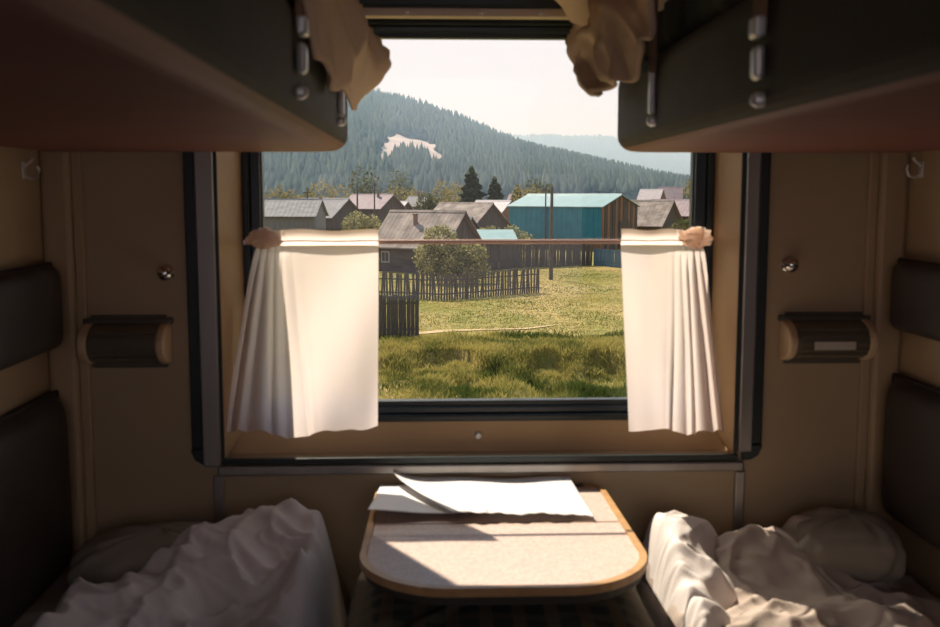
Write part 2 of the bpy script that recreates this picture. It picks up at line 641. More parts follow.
wall_lamp(-.742, -.560, 'dark wall reading lamp left of the window, one cream end cap catching light', False)
wall_lamp(.762, .957, 'wall reading lamp right of the window with a pale plate on its cover', True)


def knob(x, z, label):
    o = lathe([(0, .014), (-.004, .016), (-.007, .010), (-.014, .009), (-.018, .014), (-.026, .017), (-.033, .014), (-.037, .006), (-.038, .001)], 'y', 20)
    o = o.build('curtain_tieback', M_CHROME, None, smooth=True)
    o.location = (x, YW, z)
    tag(o, label, 'tieback', 'round chrome wall tiebacks')


knob(-.566, 1.236, 'small chrome knob on the dim panel left of the window')
knob(.776, 1.250, 'round chrome knob on the wall above the right reading lamp')


def hook(x, s_, y, z, label):
    root = empty('coat_hook', (x, y, z))
    root.scale = (.72, .72, .72)
    tag(root, label, 'hook', 'coat hooks on the partitions')
    MB().box(min(0, s_ * .004), max(0, s_ * .004), -.012, .012, -.022, .026).build('back_plate', M_STEEL, root, .002)
    pts = [(s_ * .004, 0, -.012), (s_ * .022, 0, -.022), (s_ * .038, 0, -.016), (s_ * .044, 0, .004), (s_ * .040, 0, .014)]
    MB().tube(pts, [.004, .004, .004, .004, .005], 8).build('prong', M_STEEL, root, smooth=True)
    pts = [(s_ * .004, 0, .014), (s_ * .020, 0, .026), (s_ * .028, 0, .036)]
    MB().tube(pts, [.0035, .0035, .0045], 8).build('prong', M_STEEL, root, smooth=True)


hook(XL, 1, 2.10, 1.447, 'small metal coat hook on the left partition under the bunk')
hook(XR, -1, 2.13, 1.452, 'small metal coat hook on the right partition under the bunk')


# ---- padded back panels on the partitions
def pad(x_face, s_, y0, y1, z0, z1, label):
    """s_ = +1 pad on the left wall (face looks +x)"""
    root = empty('backrest_pad', (x_face, (y0 + y1) / 2, z0))
    tag(root, label, 'backrest', 'padded backrests on the partitions')
    hy, h = (y1 - y0) / 2, z1 - z0

    def fn(u, v):
        a, b = u * 2 - 1, v * 2 - 1
        e = (1 - abs(a) ** 30) ** .5 * (1 - abs(b) ** 8) ** .5
        return (s_ * (.012 + .045 * e), a * hy, h / 2 + b * h / 2)
    grid('cushion', fn, 41, 25, M_VINYL, root)
    MB().box(min(0, s_ * .014), max(0, s_ * .014), -hy, hy, 0, h).build('backing_board', M_SIDE, root)
    tube = [(s_ * .016, -hy, .002), (s_ * .016, hy, .002), (s_ * .016, hy, h - .002), (s_ * .016, -hy, h - .002)]
    MB().tube(tube + [tube[0]], .005, 6, False).build('piping', M_SIDE, root)


pad(XL + .002, 1, .45, 2.172, 1.080, 1.258, 'narrow dark headrest pad on the left partition')
pad(XL + .002, 1, .45, 2.172, .60, .985, 'tall dark backrest pad on the left partition above the bed')
pad(XR - .002, -1, .45, 2.172, 1.112, 1.262, 'narrow dark headrest pad on the right partition')
pad(XR - .002, -1, .45, 2.172, .70, 1.010, 'tall dark backrest pad on the right partition above the bed')


# ---- upper bunks
def upper_bunk(side, label, straps):
    """side -1 left, +1 right"""
    xi = -.168 if side < 0 else .376
    xo = XL + .006 if side < 0 else XR - .006
    root = empty('upper_bunk', ((xi + xo) / 2, 1.2, 1.495))
    tag(root, label, 'bunk', 'upper bunks')
    off = (xi + xo) / 2
    w = abs(xo - xi) / 2
    s_ = -side                       # direction to the aisle
    # plan outline with a generously rounded inner corner by the window
    y0, y1, rr = -.95, .965, .09
    out = [(-s_ * w, y0), (s_ * w, y0)]
    for k in range(13):
        a = math.radians(90 * k / 12)
        out.append((s_ * (w - .09 + .09 * math.cos(a)), y1 - rr + rr * math.sin(a)))
    out.append((-s_ * w, y1))
    mb = MB().prism(out, 'z', -.007, .152)
    o = mb.build('bunk_panel', M_SIDE, root, .032, seg=5)
    o.data.materials.append(M_UNDER)
    for p in o.data.polygons:
        if p.normal.z < -.5:
            p.material_index = 1
    xs = s_ * w
    for y, z0, kind in straps:
        st = MB().box(xs - .012 if s_ < 0 else xs + .001, xs - .001 if s_ < 0 else xs + .012, y - 1.2 - .011, y - 1.2 + .011, .115 + z0, .80).build('strap', M_STRAP, root, .002)
        if kind == 'bar':
            MB().box(xs + s_ * .002, xs + s_ * .012, y - 1.2 - .008, y - 1.2 + .008, .048 + z0, .150 + z0).build('buckle', M_STEEL, st, .003)
        else:
            MB().box(xs + s_ * .002, xs + s_ * .016, y - 1.2 - .014, y - 1.2 + .014, .104 + z0, .128 + z0).build('buckle', M_STEEL, st, .004)
            MB().box(xs + s_ * .002, xs + s_ * .014, y - 1.2 - .012, y - 1.2 + .012, .058 + z0, .096 + z0).build('buckle_tongue', M_STEEL, st, .006)
        kn = lathe([(0, .008), (.008, .009), (.013, .006), (.015, .001)], 'x', 12).build('rivet', M_STEEL, st, smooth=True)
        kn.location = (xs, y - 1.2, .036 + z0)
        kn.scale = (s_, 1, 1)
    return root


upper_bunk(-1, 'left upper bunk with red-brown underside and a tan blanket over its edge', [(1.30, -.004, 'buckle'), (1.865, 0, 'bar')])
upper_bunk(1, 'right upper bunk with red-brown underside and brown strap on its rail', [(1.165, -.024, 'buckle'), (1.73, -.008, 'bar')])

# mattresses lying on the upper bunks
for side, label in ((-1, 'dark mattress on the left upper bunk'), (1, 'dark ridged mattress on the right upper bunk')):
    x0, x1 = (XL + .03, -.195) if side < 0 else (.40, XR - .03)

    def fn(u, v, x0=x0, x1=x1):
        a, b = u * 2 - 1, v * 2 - 1
        hx, hy = (x1 - x0) / 2, .93
        # superellipse tube round the mattress: v runs round its section
        t = v * 2 * math.pi
        c, s2 = math.cos(t), math.sin(t)
        ex = math.copysign(abs(c) ** .35, c)
        ez = math.copysign(abs(s2) ** .35, s2)
        rid = 1 + .012 * math.sin(u * 150)
        end = (1 - abs(a) ** 40) ** .5
        return ((x0 + x1) / 2 + ex * hx * rid * (.9 + .1 * end), 1.20 + a * hy, 1.712 + ez * .066 * end)
    o = grid('mattress', fn, 160, 40, M_MATT)
    tag(o, label, 'mattress', 'mattresses on the upper bunks')


def wrinkle(p, s, k=1.0):
    return mnoise.fractal(Vector(p) * s, 1.0, 2.0, 3) * k


def ridged(p, s):
    n = 1 - abs(mnoise.noise(Vector(p) * s)) * 2
    return n * n if n > 0 else 0


# ---- blanket over the left upper bunk edge
def bl_left(u, v):
    y = 1.20 + .90 * u
    far = ease((u - .42) / .45)
    zb = 1.575 + .085 * (1 - ease(u / .22)) + .012 * math.sin(u * 11) + .03 * ease((u - .93) / .07)
    top = 1.800
    if v < .30:
        t = v / .30
        x = -.46 + .26 * t
        z = top + .012 * math.sin(t * 3)
    else:
        t = (v - .30) / .70
        # bulge is largest low down near the window
        b_ = .020 + .045 * far * math.sin(min(1, t * 1.02) * math.pi) ** .8 * ease((t - .2) / .5)
        x = -.20 + .03 * ease(t / .2) + b_ * ease(t / .15)
        z = top + (zb - top) * t
    f = ridged((y * 1.2, z * 2.0 + y * 1.8, 3.1), 3.4) * .024 - .008
    f += math.sin((y * .9 + z * 1.3) * 30) * .005
    x += f * (.35 + far) * (0.2 if v < .3 else 1)
    return (max(x, -.152) if v > .40 else x, y + .012 * math.sin(z * 50) * far, z + f * .3)


o = grid('hanging_blanket', bl_left, 90, 60, M_BLANKT, thick=.010)
tag(o, 'tan blanket drooping over the left upper bunk beside the window', 'blanket')


# ---- bedding over the right upper bunk edge
def bl_right(u, v):
    y = 1.62 + .52 * u
    zb = 1.645 - .048 * ease(u / .25) + .006 * math.sin(u * 16) + .03 * ease((u - .92) / .08)
    top = 1.80
    far = ease(u / .55)
    if v < .3:
        t = v / .3
        x = .60 - .20 * t
        z = top
    else:
        t = (v - .3) / .7
        b_ = .020 + .040 * far * math.sin(min(1, .15 + t * .85) * math.pi * .9) ** .7
        x = .40 - .040 * ease(t / .25) - b_ * ease(t / .2)
        z = top + (zb - top) * t
    f = ridged((y * 2.0, z * 2.5 - y * 1.0, 7.7), 5.0) * .030 - .010
    f += math.sin((z * 1.1 - y * .8) * 46) * .006
    x -= f * (0.2 if v < .3 else .4 + .6 * far)
    return (min(x, .360) if v > .42 else x, y, z + f * .25)


o = grid('hanging_blanket', bl_right, 70, 70, M_BLANKB, thick=.010)
tag(o, 'crumpled brown blanket hanging over the right upper bunk', 'blanket')


def roll(u, v):
    th = u * 2 * math.pi
    y = 1.60 + .55 * v
    end = (1 - abs(v * 2 - 1) ** 14) ** .5
    r = 1 + .10 * math.sin(th * 3 + y * 9) + .10 * mnoise.noise(Vector((math.cos(th) * 1.5, math.sin(th) * 1.5, y * 9)))
    return (.355 + .130 * r * end * math.cos(th), y, 1.797 + .075 * r * end * math.sin(th) - .012 * math.cos(th))


o = grid('bedding_roll', roll, 60, 50, M_BLANKT)
tag(o, 'rolled tan bedding bulging over the right upper bunk near the window top', 'bedding')


# ---- lower berths with bedding
def lower_berth(side, label):
    xi = -.185 if side < 0 else .405
    xo = XL + .006 if side < 0 else XR - .006
    root = empty('lower_berth', ((xi + xo) / 2, 1.2, 0))
    tag(root, label, 'berth', 'lower berths')
    w = abs(xo - xi) / 2
    MB().box(-w, w, -.95, .985, .03, .36).build('locker_box', M_POST, root, .006)
    MB().box(-w, w, -.95, .985, .36, .46).build('seat_cushion', M_VINYL, root, .03, seg=3)


lower_berth(-1, 'left lower berth carrying the dim rumpled bedding')
lower_berth(1, 'right lower berth carrying the partly sunlit bedding')


def creases(n, x0, x1, y0, y1, seed, amp, lo=.05, hi=.22, ang=None, w0=.005, w1=.017):
    r = random.Random(seed)
    out = []
    for _ in range(n):
        a = r.uniform(0, math.pi) if ang is None else r.gauss(ang, .45)
        out.append((r.uniform(x0, x1), r.uniform(y0, y1), math.cos(a), math.sin(a), r.uniform(lo, hi), r.uniform(w0, w1), r.uniform(.3, 1) * amp))
    return out


def fold_height(X, Y, cr):
    H = np.zeros_like(X)
    for cx, cy, c, s_, L, w, a in cr:
        dx, dy = X - cx, Y - cy
        al = dx * c + dy * s_
        ac = -dx * s_ + dy * c + .25 * al * al / L
        t = np.clip(1 - (al / L) ** 2, 0, 1)
        H = H + a * t * np.where(ac > 0, np.exp(-(ac / (w * 1.3)) ** 2), np.exp(-(ac / (w * 3.2)) ** 2))
    cap = .050
    H = H * sstep(.40, .46, np.abs(X - .105) + .105) if X.min() > 0 else H
    return cap * np.tanh(H / cap)


def field(name, x0, x1, y0, y1, nx, ny, hfun, m):
    xs, ys = np.linspace(x0, x1, nx), np.linspace(y0, y1, ny)
    X, Y = np.meshgrid(xs, ys)
    Z = hfun(X, Y)
    V = np.stack([X, Y, Z], -1).reshape(-1, 3)
    Fc = [(j * nx + i, j * nx + i + 1, (j + 1) * nx + i + 1, (j + 1) * nx + i) for j in range(ny - 1) for i in range(nx - 1)]
    return link(name, mesh(name, V, Fc, m, True))


def g2(X, Y, cx, cy, sx_, sy_, a=0.0):
    c, s_ = math.cos(a), math.sin(a)
    u, v = (X - cx) * c + (Y - cy) * s_, -(X - cx) * s_ + (Y - cy) * c
    return np.exp(-(u / sx_) ** 2 - (v / sy_) ** 2)


def sstep(a, b, t):
    t = np.clip((t - a) / (b - a), 0, 1)
    return t * t * (3 - 2 * t)


def snoise(X, Y, s, seed=0):
    """smooth value noise on arrays"""
    r = np.random.default_rng(seed)
    T = r.random((64, 64))
    u, v = X / s + 1000, Y / s + 1000
    iu, iv = np.floor(u).astype(int), np.floor(v).astype(int)
    fu, fv = u - iu, v - iv
    fu, fv = fu * fu * (3 - 2 * fu), fv * fv * (3 - 2 * fv)
    a, b = T[iu % 64, iv % 64], T[(iu + 1) % 64, iv % 64]
    c, d = T[iu % 64, (iv + 1) % 64], T[(iu + 1) % 64, (iv + 1) % 64]
    return (a * (1 - fu) + b * fu) * (1 - fv) + (c * (1 - fu) + d * fu) * fv - .5


def crumple(X, Y, seed, s0=.16):
    """crushed-cloth relief: warped ridged noise at three sizes, about 0..1"""
    wx, wy = X + .05 * snoise(X, Y, .11, seed + 1), Y + .05 * snoise(X, Y, .11, seed + 2)
    out = 0
    for k, (sc, am) in enumerate(((s0, .55), (s0 * .48, .30), (s0 * .22, .12))):
        a_ = .7 * k + .5
        U, Vv = wx * math.cos(a_) - wy * math.sin(a_), wx * math.sin(a_) + wy * math.cos(a_)
        n_ = np.sqrt((2 * snoise(U, Vv * .6, sc, seed + 5 + k)) ** 2 + .0012)
        out = out + am * (1 - n_) ** 2.2
    return out


# under-blankets on the lower mattresses
crA = creases(30, XL, -.18, 1.2, 2.2, 3, .012)
crB = creases(40, .4, XR, 1.2, 2.2, 5, .020, .08, .3)


def edge_in(X, xi, s_, drop):
    d = (X - xi) * s_               # distance past the aisle edge
    return -drop * sstep(-.05, .03, d) ** 1.5


def h_left_base(X, Y):
    Z = .585 + fold_height(X, Y, crA) + .03 * g2(X, Y, -.7, 1.9, .15, .3)
    return Z + edge_in(X, -.185, 1, .14)


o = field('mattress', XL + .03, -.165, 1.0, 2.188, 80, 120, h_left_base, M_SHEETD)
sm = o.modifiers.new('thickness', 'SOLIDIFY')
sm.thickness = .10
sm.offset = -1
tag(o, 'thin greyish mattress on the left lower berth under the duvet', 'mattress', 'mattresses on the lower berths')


def h_right_base(X, Y):
    Z = .60 + fold_height(X, Y, crB) * .6
    return Z + edge_in(-X, -.405, 1, .15)


o = field('mattress', .385, XR - .03, 1.0, 2.188, 80, 120, h_right_base, M_SHEETD)
sm = o.modifiers.new('thickness', 'SOLIDIFY')
sm.thickness = .10
sm.offset = -1
tag(o, 'thin greyish mattress on the right lower berth under the duvet', 'mattress', 'mattresses on the lower berths')

# pillow at the back of the left berth
def pillow(name, label, cx, cy, z, hx, hy, hz, rz, m, tilt=0.0):
    def fn(u, v):
        th, ph = u * 2 * math.pi, v * math.pi
        c, s_ = math.cos(th), math.sin(th)
        q = math.sin(ph)
        ex, ey = math.copysign(abs(c) ** .5, c), math.copysign(abs(s_) ** .5, s_)
        k = 1 + .05 * mnoise.noise(Vector((c * 3, s_ * 3, ph * 3))) + .03 * math.sin(th * 9 + ph * 4)
        return (ex * q ** .6 * hx * k, ey * q ** .6 * hy * k, math.copysign(abs(math.cos(ph)) ** .8, math.cos(ph)) * hz * k * (1 - .35 * (abs(ex) ** 3 + abs(ey) ** 3) / 2 * q))
    o = grid(name, fn, 60, 36, m)
    o.location = (cx, cy, z)
    o.rotation_euler = (tilt, 0, rz)
    tag(o, label, 'pillow')
    return o


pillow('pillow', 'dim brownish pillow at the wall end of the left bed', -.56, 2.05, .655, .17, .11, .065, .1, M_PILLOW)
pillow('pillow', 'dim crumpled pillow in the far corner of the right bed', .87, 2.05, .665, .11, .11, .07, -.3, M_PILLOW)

# duvet, left
crL = creases(40, -.70, -.20, 1.55, 2.12, 11, .018, .05, .18, 2.4) + creases(60, -.70, -.20, 1.55, 2.12, 12, .008, .03, .10, 2.2, .003, .008)


def h_left(X, Y):
    Z = .640 + .085 * g2(X, Y, -.30, 2.06, .15, .13, .2) + .045 * g2(X, Y, -.45, 1.98, .18, .12) + .03 * g2(X, Y, -.62, 1.9, .2, .25)
    Z = Z + .55 * fold_height(X, Y, crL) + .072 * (crumple(X, Y, 101, .12) - .4)
    # rolled edge close to the aisle
    Z = Z + .055 * g2(X, Y, -.24, 1.88, .045, .16, -.25)
    # hem: falls to the mattress round the border
    b = sstep(-.735, -.66, X) * (1 - sstep(2.07 - .22 * sstep(-.42, -.62, X), 2.17 - .16 * sstep(-.42, -.62, X), Y))
    Z = .575 + (Z - .575) * (.10 + .90 * b)
    return Z + edge_in(X, -.200, 1, .22)


o = field('duvet', -.76, -.155, 1.02, 2.18, 170, 240, h_left, M_SHEET)
sm = o.modifiers.new('thickness', 'SOLIDIFY')
sm.thickness = .012
sm.offset = -1
tag(o, 'rumpled pale duvet heaped on the left bed in shade', 'duvet')

# duvet, right: sunlit tumble of sheet near the aisle, dull covers behind
crR = creases(45, .42, .98, 1.5, 2.12, 21, .022, .06, .20) + creases(70, .42, .95, 1.55, 2.12, 23, .010, .03, .10, None, .003, .009)


def h_right(X, Y):
    Z = .604 + .08 * g2(X, Y, .64, 2.07, .17, .10) + .06 * g2(X, Y, .82, 2.04, .15, .10) + .015 * g2(X, Y, .62, 1.85, .2, .15)
    Z = Z + .5 * fold_height(X, Y, crR) + .066 * (crumple(X, Y, 131, .14) - .4)
    b = (1 - sstep(.90, .985, X)) * (1 - sstep(2.10, 2.18, Y))
    Z = .59 + (Z - .59) * (.08 + .92 * b)
    return Z + edge_in(-X, -.425, 1, .2)


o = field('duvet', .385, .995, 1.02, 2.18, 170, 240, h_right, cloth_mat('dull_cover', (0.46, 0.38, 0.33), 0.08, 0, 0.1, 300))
sm = o.modifiers.new('thickness', 'SOLIDIFY')
sm.thickness = .012
sm.offset = -1
tag(o, 'dull rumpled cover spread over the right bed', 'duvet')

crS = creases(26, .42, .62, 1.65, 2.15, 31, .022, .05, .14, 1.0) + creases(60, .42, .62, 1.65, 2.15, 33, .012, .03, .09, None, .003, .009)


def h_sheet(X, Y):
    Z = .655 + .070 * g2(X, Y, .50, 2.07, .10, .09) + .03 * g2(X, Y, .47, 1.86, .08, .15)
    Z = Z + (.3 * fold_height(X, Y, crS) + .085 * (crumple(X, Y, 171, .11) - .42)) * sstep(.39, .46, X)
    Z = np.where(Z > .715, .715 + .35 * (Z - .715), Z)
    xr = .615 - .30 * np.clip(2.0 - Y, 0, 1) + .02 * np.sin(Y * 40)
    b = (1 - sstep(xr - .05, xr + .02, X)) * (1 - sstep(2.12, 2.18, Y))
    Z = .60 + (Z - .60) * (.02 + .98 * b)
    return Z + edge_in(-X, -.440, 1, .24)


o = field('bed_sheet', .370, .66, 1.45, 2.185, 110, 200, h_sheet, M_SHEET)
sm = o.modifiers.new('thickness', 'SOLIDIFY')
sm.thickness = .006
sm.offset = -1
tag(o, 'white crumpled sheet catching the sun on the right bed beside the table', 'sheet')

# ---- table
TX = .125
tab = empty('folding_table', (TX, 1.88, 0))
tag(tab, 'small speckled folding table with tan rim under the window', 'table')
ty0, ty1 = 1.606 - 1.88, 2.19 - 1.88
def table_outline(inset, n=10):
    o_ = []
    W_ = .261 - inset
    y0, y1 = ty0 + inset, ty1
    # front edge slightly bowed, big corners, sides a little bowed
    r = .155 - inset * .6
    base = rounded(-W_, W_, y0, y1 - (0 if inset else 0), (r, r, .03, .03), n)
    for x, y in base:
        t = (y - y0) / (y1 - y0)
        x2 = x * (1 - .055 * (2 * max(0, t - .5)) ** 2) * (1 - .03 * (1 - t) ** 2)
        y2 = y - .012 * (1 - (x / W_) ** 2) * (1 - t) ** 2
        o_.append((x2, y2))
    return o_
op, ip = table_outline(0), table_outline(.013)
MB().prism(ip, 'z', .7492, .7595).build('table_top', M_TABLE, tab)
# raised rim: a band between the two outlines
n = len(op)
V = [(x, y, z) for z in (.749, .764) for x, y in op] + [(x, y, z) for z in (.749, .764) for x, y in ip]
Fc = []
for i in range(n):
    j = (i + 1) % n
    Fc += [(i, j, n + j, n + i), (2 * n + j, 2 * n + i, 3 * n + i, 3 * n + j), (n + i, n + j, 3 * n + j, 3 * n + i), (j, i, 2 * n + i, 2 * n + j)]
MB().add(V, Fc).build('rim', M_RIM, tab, .0035, seg=3)
MB().prism(table_outline(.008), 'z', .732, .749).build('underside', M_TSIDE, tab)
MB().box(-.252, .252, .058, .062, .7595, .7603).build('seam_strip', mat('seam_brown', (0.25, 0.17, 0.11), .5), tab)
MB().box(-.02, .02, .17, .20, .02, .732).build('leg', M_ALU, tab, .004)
MB().box(-.20, .20, .27, .305, .66, .732).build('wall_bracket', M_TSIDE, tab, .004)

# ---- papers on the table
def sheet_low(u, v):
    # u left-right, v front-back
    x = -.130 + .24 * u - .012 * v + (.028 * v * (1 - u))
    y = 1.962 + .205 * v - .004 * math.sin(u * 9)
    z = .7675 + .012 * (1 - v) ** 2 * (1 - u * .5) + .004 * math.sin(u * 7 + 1) * (1 - v) + .006 * v
    return (x, y, z)


o = grid('paper_sheet', sheet_low, 40, 24, M_PAPER, thick=.0006)
tag(o, 'greyish lower paper sheet poking out left on the table', 'paper', 'papers on the table')


def sheet_top(u, v):
    # the left end of this sheet curls; its front edge is torn
    xl = -.088 + .125 * (1 - v) ** 1.25            # slanting left border
    xr = .312 + .006 * (1 - v) + (-.012) * v
    x = xl + (xr - xl) * u
    y = 1.948 + .236 * v + .004 * math.sin(u * 23) * (1 - v) ** 4 + .003 * math.sin(u * 61) * (1 - v) ** 6
    curl = math.exp(-u / .10)
    z = .7740 + .019 * curl * (.35 + .65 * v) + .009 * v ** 4 + .002 * math.sin(u * 11 + v * 4) + .003 * (1 - v) * math.sin(u * 5)
    return (x, y, z)


o = grid('paper_sheet', sheet_top, 70, 30, M_PAPER, thick=.0006)
tag(o, 'large white sunlit paper sheet with curled left corner on the table', 'paper', 'papers on the table')

# ---- plaid bag stuffed under the table
bag = empty('plaid_bag', (.118, 1.82, 0))
tag(bag, 'dark plaid cloth bag standing under the small table between the beds', 'bag')


def bagf(u, v):
    th = u * 2 * math.pi
    c, s_ = math.cos(th), math.sin(th)
    ex, ey = math.copysign(abs(c) ** .45, c), math.copysign(abs(s_) ** .45, s_)
    t = v
    if t < .12:
        k, z = .82 + .18 * (t / .12), .01 + t * .1
    elif t < .72:
        k, z = 1.0, .022 + (t - .12) / .6 * .60
    else:
        q = (t - .72) / .28
        k, z = math.cos(q * math.pi / 2) ** .45 if q < 1 else 0.0, .622 + .060 * math.sin(q * math.pi / 2)
    nz = mnoise.noise(Vector((c * 2, s_ * 2, z * 6))) * .03 + mnoise.noise(Vector((c * 5 * k, s_ * 5 * k, z * 12))) * .012
    return (ex * k * (.283 + nz * .5), ey * k * (.27 + nz), z + (nz * .5 if t > .6 else 0))


grid('body', bagf, 90, 60, M_PLAID, bag)
MB().box(-.20, .20, -.006, .006, .676, .684).build('zip', M_TSIDE, bag, .002)
zp = MB().box(-.006, .006, -.10, -.055, .683, .690).build('zip_pull', M_BRASS, bag, .002)
zp.location = (0, 0, 0)
MB().tube([(-.12, -.20, .66), (-.13, -.27, .60), (-.12, -.285, .45), (0, -.29, .38), (.12, -.285, .45), (.13, -.27, .60), (.12, -.20, .66)], .012, 8).build('handle', M_TSIDE, bag, smooth=True)

# ================================================================== OUTSIDE
G = -4.6                        # village ground, about six metres below the eye


def npmesh(name, V, Fc, m, tint=None, smooth=False):
    """many small faces at once; Fc is an (n, k) array"""
    V = np.asarray(V, np.float32)
    Fc = np.asarray(Fc, np.int32)
    me = bpy.data.meshes.new(name)
    k = Fc.shape[1]
    me.vertices.add(len(V))
    me.vertices.foreach_set('co', V.ravel())
    me.loops.add(Fc.size)
    me.loops.foreach_set('vertex_index', Fc.ravel())
    me.polygons.add(len(Fc))
    me.polygons.foreach_set('loop_start', np.arange(len(Fc), dtype=np.int32) * k)
    if tint is not None:
        a = me.attributes.new('tint', 'FLOAT', 'POINT')
        a.data.foreach_set('value', np.asarray(tint, np.float32))
    me.materials.append(m)
    me.update(calc_edges=True)
    me.validate()
    if smooth:
        me.polygons.foreach_set('use_smooth', [True] * len(me.polygons))
    return me


def terrain(X, Y):
    emb = -1.35 + (-5.55 + 1.35) * sstep(4.5, 17, Y)                # railway embankment
    edge = 39.6 + 1.5 * snoise(X, X * 0, 3.1, 1) + .8 * snoise(X, X * 0, .9, 2) + .5 * snoise(X, Y, .45, 12) - .9 * np.exp(-((X - 2.9) / .9) ** 2)
    steep = 2.6 - 2.4 * np.exp(-((X - .7) / 1.6) ** 4) - 2.3 * np.exp(-((X - 4.3) / .8) ** 4) - 2.2 * np.exp(-((X - 6.4) / .6) ** 4)
    up = sstep(edge - np.clip(steep, .25, 9), edge, Y)
    low = emb + .55 * snoise(X, Y, 2.6, 3) + .45 * snoise(X, Y, 1.0, 4) + .10 * snoise(X, Y, .4, 14)
    high = G + .14 * snoise(X, Y, 6.0, 5) * (Y > 38) + .05 * snoise(X, Y, 1.5, 6) - .25 * np.exp(-((Y - edge - .3) / .8) ** 2) * 0
    return low + (high - low) * up


def ground_mat():
    m = bpy.data.materials.new('meadow_ground')
    m.use_nodes = True
    t = m.node_tree
    b = t.nodes['Principled BSDF']
    b.inputs['Roughness'].default_value = 0.95
    b.inputs['Specular IOR Level'].default_value = 0.1
    co = t.nodes.new('ShaderNodeTexCoord')
    n1 = t.nodes.new('ShaderNodeTexNoise')
    n1.inputs['Scale'].default_value = 0.22
    n1.inputs['Detail'].default_value = 6
    n2 = t.nodes.new('ShaderNodeTexNoise')
    n2.inputs['Scale'].default_value = 2.2
    n2.inputs['Detail'].default_value = 5
    mp = t.nodes.new('ShaderNodeMapping')
    mp.inputs['Scale'].default_value = (1.0, .45, 1)
    t.links.new(co.outputs['Object'], mp.inputs[0])
    t.links.new(mp.outputs[0], n1.inputs['Vector'])
    t.links.new(co.outputs['Object'], n2.inputs['Vector'])
    r1 = t.nodes.new('ShaderNodeValToRGB')
    e = r1.color_ramp.elements
    e[0].position, e[0].color = .36, (.19, .18, .048, 1)
    e[1].position, e[1].color = .64, (.36, .26, .11, 1)
    r2 = t.nodes.new('ShaderNodeValToRGB')
    e = r2.color_ramp.elements
    e[0].position, e[0].color = .38, (.62, .66, .55, 1)
    e[1].position, e[1].color = .66, (1.15, 1.1, 1.1, 1)
    t.links.new(n1.outputs['Fac'], r1.inputs[0])
    t.links.new(n2.outputs['Fac'], r2.inputs[0])
    mx = t.nodes.new('ShaderNodeMix')
    mx.data_type = 'RGBA'
    mx.blend_type = 'MULTIPLY'
    mx.inputs['Factor'].default_value = 1
    t.links.new(r1.outputs[0], mx.inputs['A'])
    t.links.new(r2.outputs[0], mx.inputs['B'])
    t.links.new(mx.outputs['Result'], b.inputs['Base Color'])
    return m


M_GROUND = ground_mat()
M_SOIL = mat('trodden_soil', (0.42, 0.31, 0.17), 0.95, 0.2, 3, spec=.1)

# ground: a grid that is fine where the bank lies
gx = np.unique(np.concatenate([np.linspace(-400, -20, 20), np.linspace(-20, -6, 30), np.linspace(-6, 13, 191), np.linspace(13, 40, 55), np.linspace(40, 700, 24)]))
gy = np.unique(np.concatenate([np.linspace(2.6, 28, 30), np.linspace(28, 48, 161), np.linspace(48, 110, 90), np.linspace(110, 3200, 40)]))
X, Y = np.meshgrid(gx, gy)
Z = terrain(X, Y)
nx, ny = len(gx), len(gy)
I = np.arange(nx * ny).reshape(ny, nx)
Fc = np.stack([I[:-1, :-1], I[:-1, 1:], I[1:, 1:], I[1:, :-1]], -1).reshape(-1, 4)
gme = npmesh('ground', np.stack([X, Y, Z], -1).reshape(-1, 3), Fc, M_GROUND, smooth=True)
ground = link('ground', gme)
struct(ground)
tag(ground, 'sunlit village meadow with a shaded grassy bank', None)

# worn foot track along the top of the bank
def track(u, v):
    x = -1.0 + 7.0 * u
    y = 43.6 + 3.0 * u + (v - .5) * (.55 + .2 * math.sin(u * 9)) * (1 - u ** 4) + .35 * math.sin(u * 7)
    return (x, y, float(terrain(np.array([x]), np.array([y]))[0]) + .03)


o = grid('footpath', track, 60, 5, M_SOIL)
struct(o)


# ---- grass blades
M_GRASS = tint_mat('grass_blades', (.14, .145, .035), (.45, .35, .12), trans=.35)
def blades(n, x0, x1, y0, y1, hmin, hmax, wid, seed, dens=None, patch=0.0):
    r = np.random.default_rng(seed)
    x, y = r.uniform(x0, x1, n), r.uniform(y0, y1, n)
    if dens is not None:
        k = r.random(n) < dens(x, y)
        x, y = x[k], y[k]
    n = len(x)
    z = terrain(x, y)
    clump = snoise(x, y, .9, seed + 1) + .5
    h = (hmin + (hmax - hmin) * r.random(n) ** 1.5) * (.35 + 1.1 * clump)
    a = r.uniform(0, 2 * np.pi, n)
    lx, ly = r.normal(0, .35, n) * h, r.normal(0, .35, n) * h
    w = wid * r.uniform(.6, 1.3, n)
    cx, cy = np.cos(a) * w, np.sin(a) * w
    V = np.empty((n, 4, 3))
    V[:, 0] = np.stack([x - cx, y - cy, z - .03], -1)
    V[:, 1] = np.stack([x + cx, y + cy, z - .03], -1)
    V[:, 2] = np.stack([x + lx * .5 + cx * .7, y + ly * .5 + cy * .7, z + h * .62], -1)
    V[:, 3] = np.stack([x + lx, y + ly, z + h], -1)
    I = np.arange(n * 4).reshape(n, 4)
    F3 = np.concatenate([I[:, [0, 1, 2]], I[:, [0, 2, 3]]])
    warm = np.clip(.45 + 1.5 * snoise(x, y, 5.0, 77) + .25 * r.normal(0, 1, n) + patch * snoise(x, y, 1.1, 78), 0, 1)
    return V.reshape(-1, 3), F3, np.repeat(warm, 4)


